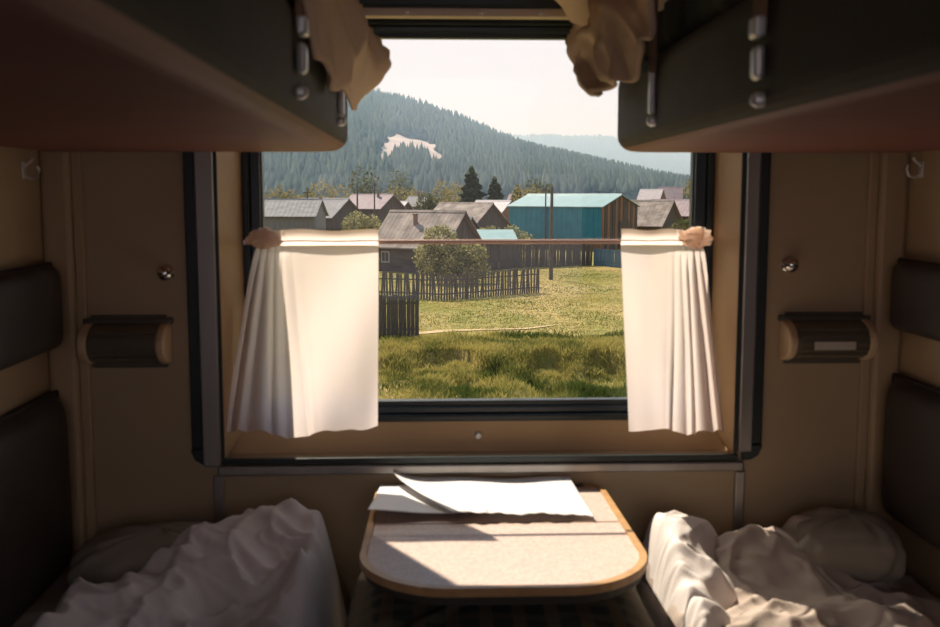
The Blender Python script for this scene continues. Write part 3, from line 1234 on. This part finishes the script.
M_GRASSB = tint_mat('bank_grass_blades', (.070, .100, .020), (.44, .37, .11), trans=.3)
V, F3, t_ = blades(130000, -5, 12, 32, 43.2, .05, .32, .018, 41, lambda x, y: np.clip(.75 + 1.8 * snoise(x, y, 1.6, 19), .25, 1), 1.6)
V2, F4, t2 = blades(50000, -4, 11, 37.6, 41.2, .08, .30, .016, 47, None, 1.6)
V, F3, t_ = np.concatenate([V, V2]), np.concatenate([F3, F4 + len(V)]), np.concatenate([t_, t2])
o = link('bank_grass', npmesh('bank_grass', V, F3, M_GRASSB, t_))
tag(o, 'long rough grass covering the bank below the meadow', 'grass', kind='stuff')
V, F3, t_ = blades(70000, -8, 18, 42.8, 86, .02, .08, .03, 43)
o = link('meadow_grass', npmesh('meadow_grass', V, F3, M_GRASS, t_))
tag(o, 'short sunlit meadow grass between bank and fences', 'grass', kind='stuff')
M_FLOWER = mat('pale_blossom', (.62, .55, .38), .9)
n = 900
fx, fy = rng.uniform(-4, 14, n), rng.uniform(45, 66, n)
k = rng.random(n) < np.clip(.1 + 2.2 * snoise(fx, fy, 5, 9), 0, 1)
fx, fy = fx[k], fy[k]
fz = terrain(fx, fy) + rng.uniform(.06, .2, len(fx))
V = np.empty((len(fx), 4, 3))
for q, (a, b) in enumerate(((-1, 0), (0, -1), (1, 0), (0, 1))):
    V[:, q] = np.stack([fx + a * .035, fy + b * .025, fz + b * .025], -1)
o = link('meadow_flowers', npmesh('meadow_flowers', V.reshape(-1, 3), np.arange(len(fx) * 4).reshape(-1, 4), M_FLOWER))
tag(o, 'tiny pale flowers scattered over the meadow', 'flowers', kind='stuff')

# ---- timber, roofing
M_WOOD = mat('weathered_fence_wood', (.085, .072, .058), .9, .3, 6, stretch=(3, 3, .4))
M_LOG = mat('dark_log_wall', (.075, .062, .050), .9, .3, 2.5, stretch=(.3, 1, 1.6))
M_GABLE = mat('dark_gable_boards', (.085, .070, .055), .9, .3, 3, stretch=(4, 4, .3))
M_BROWN = mat('brown_gable_boards', (.20, .115, .065), .9, .3, 3, stretch=(4, 4, .3))
M_GREYW = mat('grey_shed_wall', (.17, .165, .155), .9, .15, 2, stretch=(4, 4, .3))
M_SLATE = mat('weathered_slate', (.225, .180, .148), .9, .35, 1.0, .3, 20)
M_SLATEG = mat('grey_slate', (.165, .160, .160), .8, .2, 1.5, .3, 20)
M_PINK = mat('pale_pink_roof', (.25, .185, .188), .8, .12, 1.5)
M_WHITE = mat('pale_sheet_roof', (.40, .355, .35), .7, .1, 1.5)
M_TEAL = mat('teal_metal_roof', (.19, .29, .28), .40, .08, 1)
M_BLUE = mat('blue_painted_sheet', (.025, .175, .225), .5, .10, 1.0)
M_BLUEF = mat('blue_fence_paint', (.10, .165, .21), .8, .15, 4)
M_BRICK = mat('chimney_brick', (.22, .13, .10), .9, .3, 10)
M_PANE = mat('dark_pane', (.03, .035, .04), .15)
M_WHITEP = mat('white_paint', (.30, .29, .27), .7)


def house(name, label, x, y, L, D, wall_h, roof_h, rz, m_wall, m_roof, m_gable=None, over=.35, ridges=0, chimney=None,
          windows=(), boards=0, door=None, cat='house', corr_wall=None, group=None):
    """x, y = nearest lower corner (right front); local x runs along the ridge, +x end is the gable towards us"""
    c, s_ = math.cos(rz), math.sin(rz)
    ox = x - c * L / 2 + (-s_) * D / 2 * 1
    oy = y - s_ * L / 2 + c * D / 2
    root = empty(name, (ox, oy, G), rz)
    tag(root, label, cat, group)
    hx, hy = L / 2, D / 2
    MB().prism([(-hy, -.5), (hy, -.5), (hy, wall_h), (0, wall_h + roof_h), (-hy, wall_h)], 'x', -hx, hx).build('wall', m_wall, root)
    # roof slopes with overhang, optionally corrugated
    for s2 in (-1, 1):
        ey = s2 * (hy + over)
        ez = wall_h - roof_h * over / hy
        if ridges:
            n_ = ridges * 2 + 1
            V, Fc = [], []
            for i in range(n_):
                xx = -hx - over + (L + 2 * over) * i / (n_ - 1)
                dz = .02 if i % 2 else 0.0
                V += [(xx, 0, wall_h + roof_h + .06 + dz), (xx, ey, ez + .06 + dz), (xx, ey, ez - .02), (xx, 0, wall_h + roof_h - .02)]
            for i in range(n_ - 1):
                a, b = i * 4, i * 4 + 4
                Fc += [(a, a + 1, b + 1, b), (a + 1, a + 2, b + 2, b + 1), (a + 2, a + 3, b + 3, b + 2)]
            Fc += [(0, 3, 2, 1), ((n_ - 1) * 4, (n_ - 1) * 4 + 1, (n_ - 1) * 4 + 2, (n_ - 1) * 4 + 3)]
            MB().add(V, Fc).build('roof_slope', m_roof, root)
        else:
            P_ = [(0, wall_h + roof_h), (ey, ez), (ey, ez + .10), (0, wall_h + roof_h + .10)]
            MB().prism(P_, 'x', -hx - over, hx + over).build('roof_slope', m_roof, root)
    MB().prism([(-.16, wall_h + roof_h - .02), (0, wall_h + roof_h + .17), (.16, wall_h + roof_h - .02)], 'x', -hx - over, hx + over).build('ridge_cap', m_roof, root)
    if m_gable:
        if boards:
            w = D / boards
            for i in range(boards):
                y0, y1 = -hy + i * w + .02, -hy + (i + 1) * w - .02
                zt = [wall_h + roof_h * (1 - abs(yy) / hy) - .05 for yy in (y0, y1)]
                d_ = hx + .03 + .025 * (i % 3)
                pl = MB().prism([(y0, 0), (y1, 0), (y1, zt[1]), (y0, zt[0])], 'x', hx, d_)
                pl.build('gable_board', m_gable[i % len(m_gable)], root)
        else:
            MB().prism([(-hy - .02, 0), (hy + .02, 0), (hy + .02, wall_h), (0, wall_h + roof_h - .03), (-hy - .02, wall_h)], 'x', hx, hx + .05).build('gable_wall', m_gable[0], root)
    if corr_wall:
        m_c, n_ = corr_wall
        for k in range(n_):
            x0 = -hx + L * k / n_
            x1 = -hx + L * (k + 1) / n_
            dd = .035 if k % 2 else .065
            MB().box(x0, x1, -hy - dd, -hy + .02, .9, wall_h - .02).build('wall_sheet', m_c, root)
    for (wx, wz, ww, wh) in windows:
        f = MB().box(wx - ww / 2, wx + ww / 2, -hy - .06, -hy + .02, wz, wz + wh).build('window', M_WHITEP, root)
        MB().box(wx - ww / 2 + .1, wx - .03, -hy - .075, -hy - .05, wz + .1, wz + wh - .1).build('pane', M_PANE, f)
        MB().box(wx + .03, wx + ww / 2 - .1, -hy - .075, -hy - .05, wz + .1, wz + wh - .1).build('pane', M_PANE, f)
    if door:
        dy, dw, dh, md = door
        MB().box(hx, hx + .12, dy - dw / 2, dy + dw / 2, 0, dh).build('door', md, root)
    if chimney:
        cx_, cy_, ch = chimney
        zb = wall_h + roof_h * (1 - abs(cy_) / hy)
        MB().box(cx_ - .13, cx_ + .13, cy_ - .13, cy_ + .13, zb - .3, zb + ch).box(cx_ - .17, cx_ + .17, cy_ - .17, cy_ + .17, zb + ch, zb + ch + .1).build('chimney', M_BRICK, root)
    return root


R_ = math.radians
# blue barn in the middle: near corner at right front
house('barn', 'large blue sheet-metal barn with teal roof and brown boarded gable', 18.2, 109.5, 11.9, 8.4, 4.75, 1.25, R_(-38),
      M_BROWN, M_TEAL, [M_BROWN, M_GABLE, M_BROWN, M_GABLE, M_GABLE], .25, 26, boards=14, door=(.9, 2.3, 3.1, M_GABLE), cat='barn', corr_wall=(M_BLUE, 36))
# weathered log house behind the bush
house('log_house', 'weathered log house with sagging grey-brown roof behind the leafy bush', 0.85, 78.0, 6.3, 5.4, 2.25, 2.40, R_(-32),
      M_LOG, M_SLATE, [M_GABLE], .45, 18, chimney=(-.4, -1.1, .75), windows=((-2.2, .7, .8, .9),))
house('shed', 'long low grey shed at the left edge of the window', -12.4, 108, 14, 6, 3.85, 1.6, R_(-6), M_GREYW, M_SLATEG, None, .3, 30, cat='shed')
house('village_house', 'dark gabled house with pale ridge beside the long grey shed', -11.6, 119, 7.5, 5.0, 3.6, 1.9, R_(-40), M_GABLE, M_SLATEG, [M_GABLE], .4, 14,
      chimney=(0, -.6, .6), group='houses of the village')
house('village_house', 'house with pale pink roof and dark gable behind the round bush', -7.0, 138, 6.6, 5.4, 4.3, 1.7, R_(-34), M_LOG, M_PINK, [M_GABLE], .35, 12,
      chimney=(1.4, -.5, .7), group='houses of the village')
house('village_house', 'small far house with grey roof left of the dark pine', -1.9, 172, 3.6, 4.0, 4.2, 1.5, R_(-35), M_LOG, M_SLATEG, [M_GABLE], .3, 0,
      chimney=(0, 0, .6), group='houses of the village')
house('village_house', 'tiny far house with pale roof between pink-roofed house and small grey one', -5.0, 165, 3.0, 3.5, 3.7, 1.2, R_(-30), M_LOG, M_WHITE, [M_GABLE], .3, 0, group='houses of the village')
house('village_house', 'broad dark brown house with wide gable left of the blue barn', 4.0, 102, 6.0, 6.6, 3.0, 2.1, R_(-36), M_LOG, M_SLATE, [M_GABLE], .4, 14, group='houses of the village')
house('shed', 'low lean shed with grey roof in front of the broad dark house', 2.7, 97, 3.2, 3.2, 2.6, 1.2, R_(-36), M_LOG, M_SLATEG, [M_GABLE], .3, 8, cat='shed')
house('village_house', 'house with bright pale roof tucked just left of the blue barn', 8.6, 130, 5.0, 4.4, 3.7, 1.5, R_(-38), M_GABLE, M_WHITE, [M_BROWN], .3, 10, group='houses of the village')
house('village_house', 'grey-roofed house with dark triangular gable right of the barn', 27.4, 122, 6.4, 7.0, 2.5, 2.75, R_(-34), M_GABLE, M_SLATE, [M_GABLE], .4, 14, group='houses of the village')
house('village_house', 'pinkish roofed house at the right edge of the window', 35.0, 139, 6.4, 6.6, 3.3, 1.95, R_(-34), M_GABLE, M_PINK, [M_BROWN], .4, 12, group='houses of the village')
house('village_house', 'far house with bright bluish white roof at the hill foot', 57.5, 258, 5.6, 5.0, 5.0, 2.4, R_(-30), M_BLUEF, M_WHITE, [M_BROWN], .3, 0, group='far houses')
house('village_house', 'far pale house with sloping cream roof right of the bluish one', 64.0, 262, 6.0, 6.0, 4.6, 3.4, R_(-20), M_WHITE, M_PINK, [M_WHITEP], .3, 0, group='far houses')
house('shed', 'far low shed with pale flat roof in front of the far houses', 60.5, 236, 6.5, 4.0, 3.0, 1.2, R_(-20), M_GREYW, M_PINK, None, .3, 0, cat='shed')
for i, (x, y, lab) in enumerate(((24, 262, 'tiny far cottage showing just above the left part of the barn roof'),
                                 (33, 275, 'tiny far cottage showing above the middle of the barn roof'),
                                 (41, 268, 'tiny far cottage showing above the right part of the barn roof'))):
    house('village_house', lab, x, y, 5, 4, 4.6, 1.6, R_(-25), M_WHITEP, (M_PINK, M_WHITE, M_SLATEG)[i], None, .3, 0, group='far houses')
# teal lean-to roof left of the barn
sh = empty('lean_to_shed', (5.1, 92, G))
tag(sh, 'low lean-to shed with a teal sheet roof beside the log house', 'shed')
MB().box(-2.1, 2.4, -.2, 2.4, -.4, 1.95).build('wall', M_GABLE, sh)
MB().add(*quad_slab((-2.5, -.6, 1.98), (2.6, -.6, 1.98), (2.4, 2.8, 2.75), (-2.3, 2.8, 2.75), (0, 0, .07))).build('roof_sheet', M_TEAL, sh)


# ---- fences: every board is a part
def fence(name, label, pts, step, bw, h, th, m, rails=(), pointed=False, posts=0, jitter=.04, tilt=.02):
    root = empty(name, (pts[0][0], pts[0][1], G))
    tag(root, label, 'fence')
    hw = bw / 2
    if pointed:
        poly = [(-hw, -.2), (hw, -.2), (hw, h - .08), (0, h), (-hw, h - .08)]
    else:
        poly = [(-hw, -.2), (hw, -.2), (hw, h), (-hw, h)]
    pm = MB().prism(poly, 'y', -th / 2, th / 2)
    me = mesh('picket' if pointed else 'board', pm.V, pm.F, m)
    fix_normals(me)
    acc = 0.0
    for (xa, ya), (xb, yb) in zip(pts[:-1], pts[1:]):
        L = math.hypot(xb - xa, yb - ya)
        a = math.atan2(yb - ya, xb - xa)
        n_ = max(1, int(L / step))
        for i in range(n_):
            t = (i + .5) / n_
            x, y = xa + (xb - xa) * t, ya + (yb - ya) * t
            o = bpy.data.objects.new(me.name.split('.')[0], me)
            COL.objects.link(o)
            o.parent = root
            z = float(terrain(np.array([x]), np.array([y]))[0]) - G
            o.location = (x - pts[0][0], y - pts[0][1], z + random.uniform(-jitter, jitter))
            o.rotation_euler = (random.gauss(0, tilt), random.gauss(0, tilt), a)
        for rz_ in rails:
            mb = MB()
            c, s_ = math.cos(a), math.sin(a)
            nx_, ny_ = -s_ * .06, c * .06
            z0 = [float(terrain(np.array([q[0]]), np.array([q[1]]))[0]) - G for q in ((xa, ya), (xb, yb))]
            p0 = (xa - pts[0][0] + nx_, ya - pts[0][1] + ny_, z0[0] + rz_)
            p1 = (xb - pts[0][0] + nx_, yb - pts[0][1] + ny_, z0[1] + rz_)
            mb.tube([p0, p1], .045, 6).build('rail', m, root)
        for k in range(posts):
            t = (k + .5) / posts
            x, y = xa + (xb - xa) * t - pts[0][0], ya + (yb - ya) * t - pts[0][1]
            MB().tube([(x, y + .12, -.4), (x, y + .12, h + .05)], .07, 7).build('post', m, root)
    return root


fence('picket_fence', 'dark weathered picket fence running across the meadow in front of the bush',
      [(-6.5, 61.5), (-2.4, 59.9), (0.6, 58.4), (3.4, 60.2), (6.6, 62.4)], .18, .118, 1.55, .03, M_WOOD, (.35, 1.15), True, 1, .06, .045)
fence('board_fence', 'tall solid board fence at the left front, close to the bank', [(-4.6, 42.6), (-.57, 42.2)], .165, .16, 1.85, .03, M_WOOD, (.4, 1.5), False, 2, .03, .008)
fence('yard_fence', 'dark wooden yard fence in shade below the blue barn', [(2.8, 79.6), (7.4, 83.5), (13.6, 86.4)], .22, .20, 1.95, .03, M_WOOD, (.4, 1.6), False, 2, .06, .02)
fence('blue_fence', 'short blue painted fence beside the right curtain', [(13.7, 86.2), (17.6, 80.8)], .22, .20, 1.45, .03, M_BLUEF, (.4, 1.2), False, 1, .02, .01)


# ---- poles
def pole(name, label, x, y, top, r, arm=False, lamp=False):
    root = empty(name, (x, y, G))
    tag(root, label, 'pole')
    h = top - G
    MB().tube([(0, 0, -.5), (0, 0, h * .5), (.02, 0, h)], [r * 1.2, r, r * .8], 9).build('shaft', M_WOOD, root, smooth=True)
    if arm:
        MB().box(-.5, .5, -.05, .05, h - .55, h - .45).build('crossarm', M_WOOD, root)
        for q in (-.4, .4):
            ins = lathe([(0, .03), (.05, .05), (.1, .04), (.14, .02)], 'z', 8).build('insulator', M_WHITEP, root)
            ins.location = (q, 0, h - .45)
    if lamp:
        MB().tube([(0, 0, h - .05), (.15, -.2, h + .12), (.2, -.35, h + .12)], .03, 6).build('lamp_arm', M_GREYW, root)
        MB().box(.05, .35, -.6, -.3, h + .0, h + .22).build('lamp_head', M_WHITEP, root, .04)


pole('utility_pole', 'tall thin wooden pole standing in front of the blue barn', 8.42, 72.0, 1.98, .13)
pole('utility_pole', 'far wooden pole rising just left of the barn pole', 12.6, 113.5, 2.5, .09, True)
pole('utility_pole', 'wooden pole in front of the pink roofed house', -9.0, 124, 2.9, .11)
pole('street_light', 'slim pole with a pale lamp head by the pink roofed house', -7.5, 134, 3.3, .10, False, True)
pole('utility_pole', 'short pole behind the long grey shed', -15.0, 124, 2.2, .09, True)


# ---- trees and bushes
M_LEAF1 = tint_mat('bush_leaves', (.075, .085, .022), (.56, .50, .24), trans=.3)
M_LEAF2 = tint_mat('tree_leaves', (.040, .060, .020), (.20, .20, .075), trans=.3)
M_LEAF3 = tint_mat('pale_leaves', (.15, .15, .05), (.46, .37, .17), trans=.3)
M_NEEDLE = tint_mat('pine_needles', (.016, .026, .014), (.055, .075, .035))
M_BARK = mat('bark', (.085, .062, .045), .95, .3, 4)


def bush(name, label, x, y, lumps, leaf, n, m, seed, cat='bush', z0=None, trunk=True, base=G, group=None):
    r = np.random.default_rng(seed)
    root = empty(name, (x, y, base))
    tag(root, label, cat, group)
    Vs, Ts = [], []
    tot = sum(l[3] * l[5] for l in lumps)
    for (cx, cy, cz, rx, ry, rz_) in lumps:
        k = int(n * rx * rz_ / tot)
        d = r.normal(0, 1, (k, 3))
        d /= np.linalg.norm(d, axis=1)[:, None]
        rad = r.uniform(.45, 1.0, k) ** .6
        nz = 1 + .35 * (snoise(d[:, 0] * 3 + d[:, 1] * 2, d[:, 2] * 3, .7, seed))
        P_ = d * (rad * nz)[:, None] * np.array([rx, ry, rz_]) + np.array([cx, cy, cz])
        u = r.normal(0, 1, (k, 3))
        u /= np.linalg.norm(u, axis=1)[:, None]
        w = np.cross(u, r.normal(0, 1, (k, 3)))
        w /= np.linalg.norm(w, axis=1)[:, None]
        s_ = leaf * r.uniform(.6, 1.4, k)[:, None]
        Q = np.stack([P_ - u * s_, P_ - w * s_ * .6, P_ + u * s_, P_ + w * s_ * .6], 1)
        Vs.append(Q.reshape(-1, 3))
        Ts.append(np.repeat(np.clip(r.normal(.45, .3, k), 0, 1), 4))
    V = np.concatenate(Vs)
    o = link('foliage', npmesh('foliage', V, np.arange(len(V)).reshape(-1, 4), m, np.concatenate(Ts)), root)
    o['kind'] = 'stuff'
    mb = MB()
    for (cx, cy, cz, rx, ry, rz_) in lumps[:4]:
        mb.tube([(cx * .25, cy * .25, -.2), (cx * .6, cy * .6, cz * .5), (cx, cy, cz)], [.09, .06, .03], 6)
    mb.build('trunk', M_BARK, root)
    return root


bush('lilac_bush', 'big leafy sunlit bush in front of the weathered log house', .7, 69.5,
     [(-.2, 0, 2.9, 1.2, 1.0, 1.15), (-.9, .1, 1.7, 1.1, 1.0, 1.2), (.5, 0, 1.5, 1.2, 1.0, 1.3), (2.0, .2, 1.9, 1.1, .9, 1.0), (1.9, 0, 1.0, 1.3, .9, 1.0)], .085, 10000, M_LEAF1, 51)
bush('round_bush', 'rounded green bush in front of the pink roofed house', -6.9, 101,
     [(-.6, 0, 2.9, 1.5, 1.2, 1.5), (.8, 0, 2.6, 1.5, 1.2, 1.4), (0, 0, 1.4, 2.2, 1.3, 1.5)], .11, 4200, M_LEAF1, 52)
bush('garden_bush', 'low garden bush between the dark house and the barn', 8.0, 98, [(-.5, 0, 1.9, 1.1, 1, 1.3), (.7, 0, 1.4, 1.1, 1, 1.2)], .12, 1000, M_LEAF1, 53)
bush('garden_bush', 'yellow-green shrub above the teal lean-to roof', 5.5, 97, [(0, 0, 2.2, 1.4, 1, .9)], .12, 700, M_LEAF3, 54)
bush('garden_bush', 'green bush under the triangular gable right of the barn', 28.6, 117, [(0, 0, 1.9, 1.3, 1, 1.6), (1.3, 0, 1.6, 1.2, 1, 1.5)], .14, 1000, M_LEAF2, 55)
bush('garden_bush', 'pale shrub below the pinkish roof at the right window edge', 33.4, 124, [(0, 0, 1.9, 1.4, 1, 1.7)], .14, 700, M_LEAF3, 56)
bush('broadleaf_tree', 'leafy green tree behind the barn at the right window edge', 57.5, 220, [(0, 0, 6.5, 3.2, 3, 4), (1.5, 0, 3.5, 3.2, 3, 3.2)], .3, 1100, M_LEAF3, 57, 'tree')
for i, (px, y, rx, rz_, m, lab) in enumerate((
        (-31, 175, 3.4, 3.0, M_LEAF3, 'yellow-green tree at the left window edge above the grey shed'),
        (-25.5, 178, 3.0, 2.9, M_LEAF3, 'yellow-green tree just right of the one at the left window edge'),
        (-20.0, 172, 3.0, 2.5, M_LEAF3, 'low pale bush above the ridge of the grey shed'),
        (-16.5, 168, 3.8, 3.3, M_LEAF3, 'broad pale green tree left of the pink roof'),
        (-11.5, 176, 2.8, 4.2, M_LEAF2, 'tall round green tree behind the pink roofed house'),
        (-4.6, 185, 4.2, 3.0, M_LEAF3, 'pale brownish shrubs behind the street light'),
        (-6.5, 208, 2.6, 4.2, M_LEAF2, 'dark green tree between street light and small grey roof'),
        (-.6, 160, 1.9, 2.6, M_LEAF2, 'dark rounded tree beside the small grey roof'),
        (2.4, 178, 2.6, 3.3, M_LEAF3, 'pale birch shrub left of the dark pine'),
        (5.2, 170, 3.2, 3.2, M_LEAF3, 'pale yellowish bush under the dark pine'),
        (15.0, 160, 2.8, 3.0, M_LEAF3, 'yellow-green bush behind the left end of the barn'),
        (18.5, 176, 2.6, 3.6, M_LEAF2, 'green tree behind the barn roof ridge, left end'))):
    rz_ *= 1.3
    bush('broadleaf_tree', lab, px, y, [(-.35 * rx, 0, rz_ * 1.15, rx * .75, rx * .7, rz_ * .85), (.4 * rx, 0, rz_ * 1.0, rx * .7, rx * .7, rz_ * .9), (0, 0, rz_ * .7, rx, rx * .7, rz_ * .7)],
         .20, 1900, m, 60 + i, 'tree', group='trees among the houses')


def pine(name, label, x, y, h, r0, seed, n=26):
    r = random.Random(seed)
    root = empty(name, (x, y, G))
    tag(root, label, 'tree')
    V, Fc, T = [], [], []
    for k in range(n):
        t = k / n
        z = h * (.18 + .82 * t)
        rad = r0 * (1 - t) ** .7 * r.uniform(.75, 1.15) + .25
        for q in range(9):
            a = r.uniform(0, 6.283)
            L = rad * r.uniform(.7, 1.1)
            c, s_ = math.cos(a), math.sin(a)
            w = .34 * L + .15
            tip = (c * L, s_ * L, z + .25 * L * (t - .15))
            i = len(V)
            V += [(0, 0, z + .2), (c * L * .55 - s_ * w, s_ * L * .55 + c * w, z + .12), tip, (c * L * .55 + s_ * w, s_ * L * .55 - c * w, z - .25), (c * L * .5, s_ * L * .5, z + .75)]
            Fc += [(i, i + 1, i + 4), (i + 1, i + 2, i + 4), (i + 2, i + 3, i + 4), (i + 3, i, i + 4), (i, i + 3, i + 2), (i, i + 2, i + 1)]
            T += [r.random()] * 5
    o = link('foliage', npmesh('foliage', V, Fc, M_NEEDLE, T), root)
    o['kind'] = 'stuff'
    MB().tube([(0, 0, -.4), (0, 0, h * .95)], [.22, .05], 7).build('trunk', M_BARK, root)


pine('pine_tree', 'tall dark pine rising above the village left of the barn', 5.8, 150, 9.9, 3.0, 81)
pine('pine_tree', 'dark bushy conifer just right of the tall pine', 10.4, 170, 8.7, 2.6, 82)
pine('pine_tree', 'small dark conifer right of the bushy one', 14.8, 178, 7.4, 2.0, 83)


# ---- hills
def ridge_z(X):
    px = np.array([-700, -420, -230, -129, -40, -9, 30, 68, 100, 131, 163, 188, 215, 300])
    pz = np.array([74, 116, 125, 106, 73.5, 64, 51, 36.5, 27, 16, 6, -3.5, -4.8, -4.8])
    return np.interp(X, px, pz)


def hill(X, Y):
    foot = 430 + 26 * snoise(X, X * 0, 90, 31)
    t = np.clip((Y - foot) / (800 - foot), 0, 1.25)
    prof = np.where(t < 1, t ** .92, 1 - .6 * (t - 1))
    h = (ridge_z(X) - G) * prof
    return G - .1 + np.maximum(h, 0) + 5 * snoise(X, Y, 60, 33) * np.clip(t * 2, 0, 1) * np.clip((ridge_z(X) + 8) / 30, 0, 1)


M_HILL = mat('forest_floor', (.030, .042, .024), .95, .3, .02)
hx_, hy_ = np.linspace(-420, 260, 120), np.linspace(425, 900, 90)
X, Y = np.meshgrid(hx_, hy_)
Z = hill(X, Y)
I = np.arange(X.size).reshape(X.shape)
Fc = np.stack([I[:-1, :-1], I[:-1, 1:], I[1:, 1:], I[1:, :-1]], -1).reshape(-1, 4)
o = struct(link('forested_hill', npmesh('forested_hill', np.stack([X, Y, Z], -1).reshape(-1, 3), Fc, M_HILL, smooth=True)))
o['label'] = 'long conifer covered hill sloping down to the right behind the village'


def in_quarry(x, y):
    """bare cut on the slope with a wooded knoll in front of it"""
    t = np.clip((y - 540) / 110.0, 0, 1)
    lo, hi = -30 + 9 * t, 7 - 9 * t
    knoll = ((x + 10) / 9) ** 2 + ((y - 536) / 22) ** 2 < 1
    return (y > 512) & (y < 650) & (x > lo) & (x < hi) & (~knoll)


def quarry_f(u, v):
    y = 540 + 110 * v
    lo, hi = -29 + 9 * v, 6 - 9 * v
    x = lo + (hi - lo) * u + 1.5 * math.sin(v * 20 + u * 3)
    return (x, y, float(hill(np.array([x]), np.array([y]))[0]) + 4.5 * math.sin(math.pi * min(1, v * 1.1)) ** .6 + 1.5 * mnoise.noise(Vector((x * .12, y * .08, 0))) - .3)


o = grid('quarry_face', quarry_f, 26, 26, mat('pale_rock', (.40, .32, .285), .9, .12, .08))
struct(o)
o['label'] = 'pale bare quarry cut on the forested hillside'


def conifer(n_side=6):
    V, Fc = [], []
    for z0, z1, r0 in ((.12, .62, .24), (.42, 1.0, .165)):
        i = len(V)
        for k in range(n_side):
            a = 2 * math.pi * k / n_side
            V.append((math.cos(a) * r0, math.sin(a) * r0, z0))
        V.append((0, 0, z1))
        for k in range(n_side):
            Fc.append((i + k, i + (k + 1) % n_side, i + n_side))
    return np.array(V), np.array(Fc)


M_FOREST = tint_mat('conifer_forest', (.014, .026, .022), (.055, .072, .046))
CV, CF = conifer()


def forest(name, label, x, y, zf, hmin, hmax, seed):
    r = np.random.default_rng(seed)
    n_ = len(x)
    h = r.uniform(hmin, hmax, n_)
    a = r.uniform(0, 6.28, n_)
    c, s_ = np.cos(a), np.sin(a)
    w = h * r.uniform(.8, 1.25, n_)
    V = np.empty((n_, len(CV), 3))
    V[:, :, 0] = (CV[None, :, 0] * c[:, None] - CV[None, :, 1] * s_[:, None]) * w[:, None] + x[:, None]
    V[:, :, 1] = (CV[None, :, 0] * s_[:, None] + CV[None, :, 1] * c[:, None]) * w[:, None] + y[:, None]
    V[:, :, 2] = CV[None, :, 2] * h[:, None] + (zf(x, y) - .6)[:, None]
    Fc = (CF[None] + (np.arange(n_) * len(CV))[:, None, None]).reshape(-1, 3)
    tint = np.clip(r.random(n_) ** 2 * .9 + .5 * snoise(x, y, 40, 5) + .1, 0, 1)
    o = link(name, npmesh(name, V.reshape(-1, 3), Fc, M_FOREST, np.repeat(tint, len(CV))))
    tag(o, label, 'forest', kind='stuff')
    return o


n = 22000
tx, ty = rng.uniform(-260, 225, n), rng.uniform(445, 850, n)
k = (hill(tx, ty) > G + .6) & ~in_quarry(tx, ty)
tx, ty = tx[k], ty[k]
order = np.argsort(ty - 1.0 * np.abs(tx - 20) * 0)
vis = (tx / ty > -.19) & (tx / ty < .26)
near = order[vis[order]][:240]
mask = np.ones(len(tx), bool)
mask[near] = False
forest('hillside_forest', 'dense conifer forest covering the hill', tx[mask], ty[mask], hill, 7, 12, 91)
# the nearest trees at the hill foot, one object each
cm = []
for q in range(4):
    me = npmesh('spruce', CV * np.array([1 + .15 * q, 1 + .15 * q, 1]), CF, M_FOREST, np.full(len(CV), .1 + .12 * q))
    cm.append(me)
for i_, j in enumerate(near):
    o = bpy.data.objects.new('spruce_tree', cm[i_ % 4])
    COL.objects.link(o)
    s_ = random.uniform(7, 12)
    o.location = (tx[j], ty[j], float(hill(tx[j:j + 1], ty[j:j + 1])[0]) - .6)
    o.scale = (s_, s_, s_)
    o.rotation_euler = (0, 0, random.uniform(0, 6))
    tag(o, 'one of the dark spruces along the foot of the forested hill', 'tree', 'spruces at the hill foot')


# the farther hill on the right
def hill2(X, Y):
    t = np.clip((Y - 1700) / 700, 0, 1.3)
    top = np.interp(X, [-600, 0, 300, 416, 605, 900, 1300], [110, 122, 126, 121, 93, 70, 30])
    return G - 1 + (top - G) * np.where(t < 1, t ** .9, 1 - .5 * (t - 1)) + 10 * snoise(X, Y, 150, 44) * np.clip(t, 0, 1)


X, Y = np.meshgrid(np.linspace(-300, 1300, 80), np.linspace(1690, 2700, 50))
I = np.arange(X.size).reshape(X.shape)
Fc = np.stack([I[:-1, :-1], I[:-1, 1:], I[1:, 1:], I[1:, :-1]], -1).reshape(-1, 4)
o = struct(link('distant_hill', npmesh('distant_hill', np.stack([X, Y, hill2(X, Y)], -1).reshape(-1, 3), Fc, M_HILL, smooth=True)))
o['label'] = 'farther hazy forested ridge at the right'
n = 7000
tx, ty = rng.uniform(100, 900, n), rng.uniform(1750, 2450, n)
forest('distant_forest', 'hazy forest on the farther ridge', tx, ty, hill2, 14, 22, 93)

# ---- haze lying in the valley in front of the hills
hz = MB().box(-900, 1500, 230, 3000, G - 2, 170).build('valley_haze', M_HILL)
hm = bpy.data.materials.new('valley_haze')
hm.use_nodes = True
t = hm.node_tree
t.nodes.remove(t.nodes['Principled BSDF'])
vs = t.nodes.new('ShaderNodeVolumeScatter')
vs.inputs['Color'].default_value = (.52, .77, 1.0, 1)
vs.inputs['Density'].default_value = .00085
vs.inputs['Anisotropy'].default_value = 0.2
t.links.new(vs.outputs[0], [q for q in t.nodes if q.type == 'OUTPUT_MATERIAL'][0].inputs['Volume'])
hz.data.materials.clear()
hz.data.materials.append(hm)
tag(hz, 'pale bluish haze hanging in front of the wooded hills', 'haze', kind='stuff')
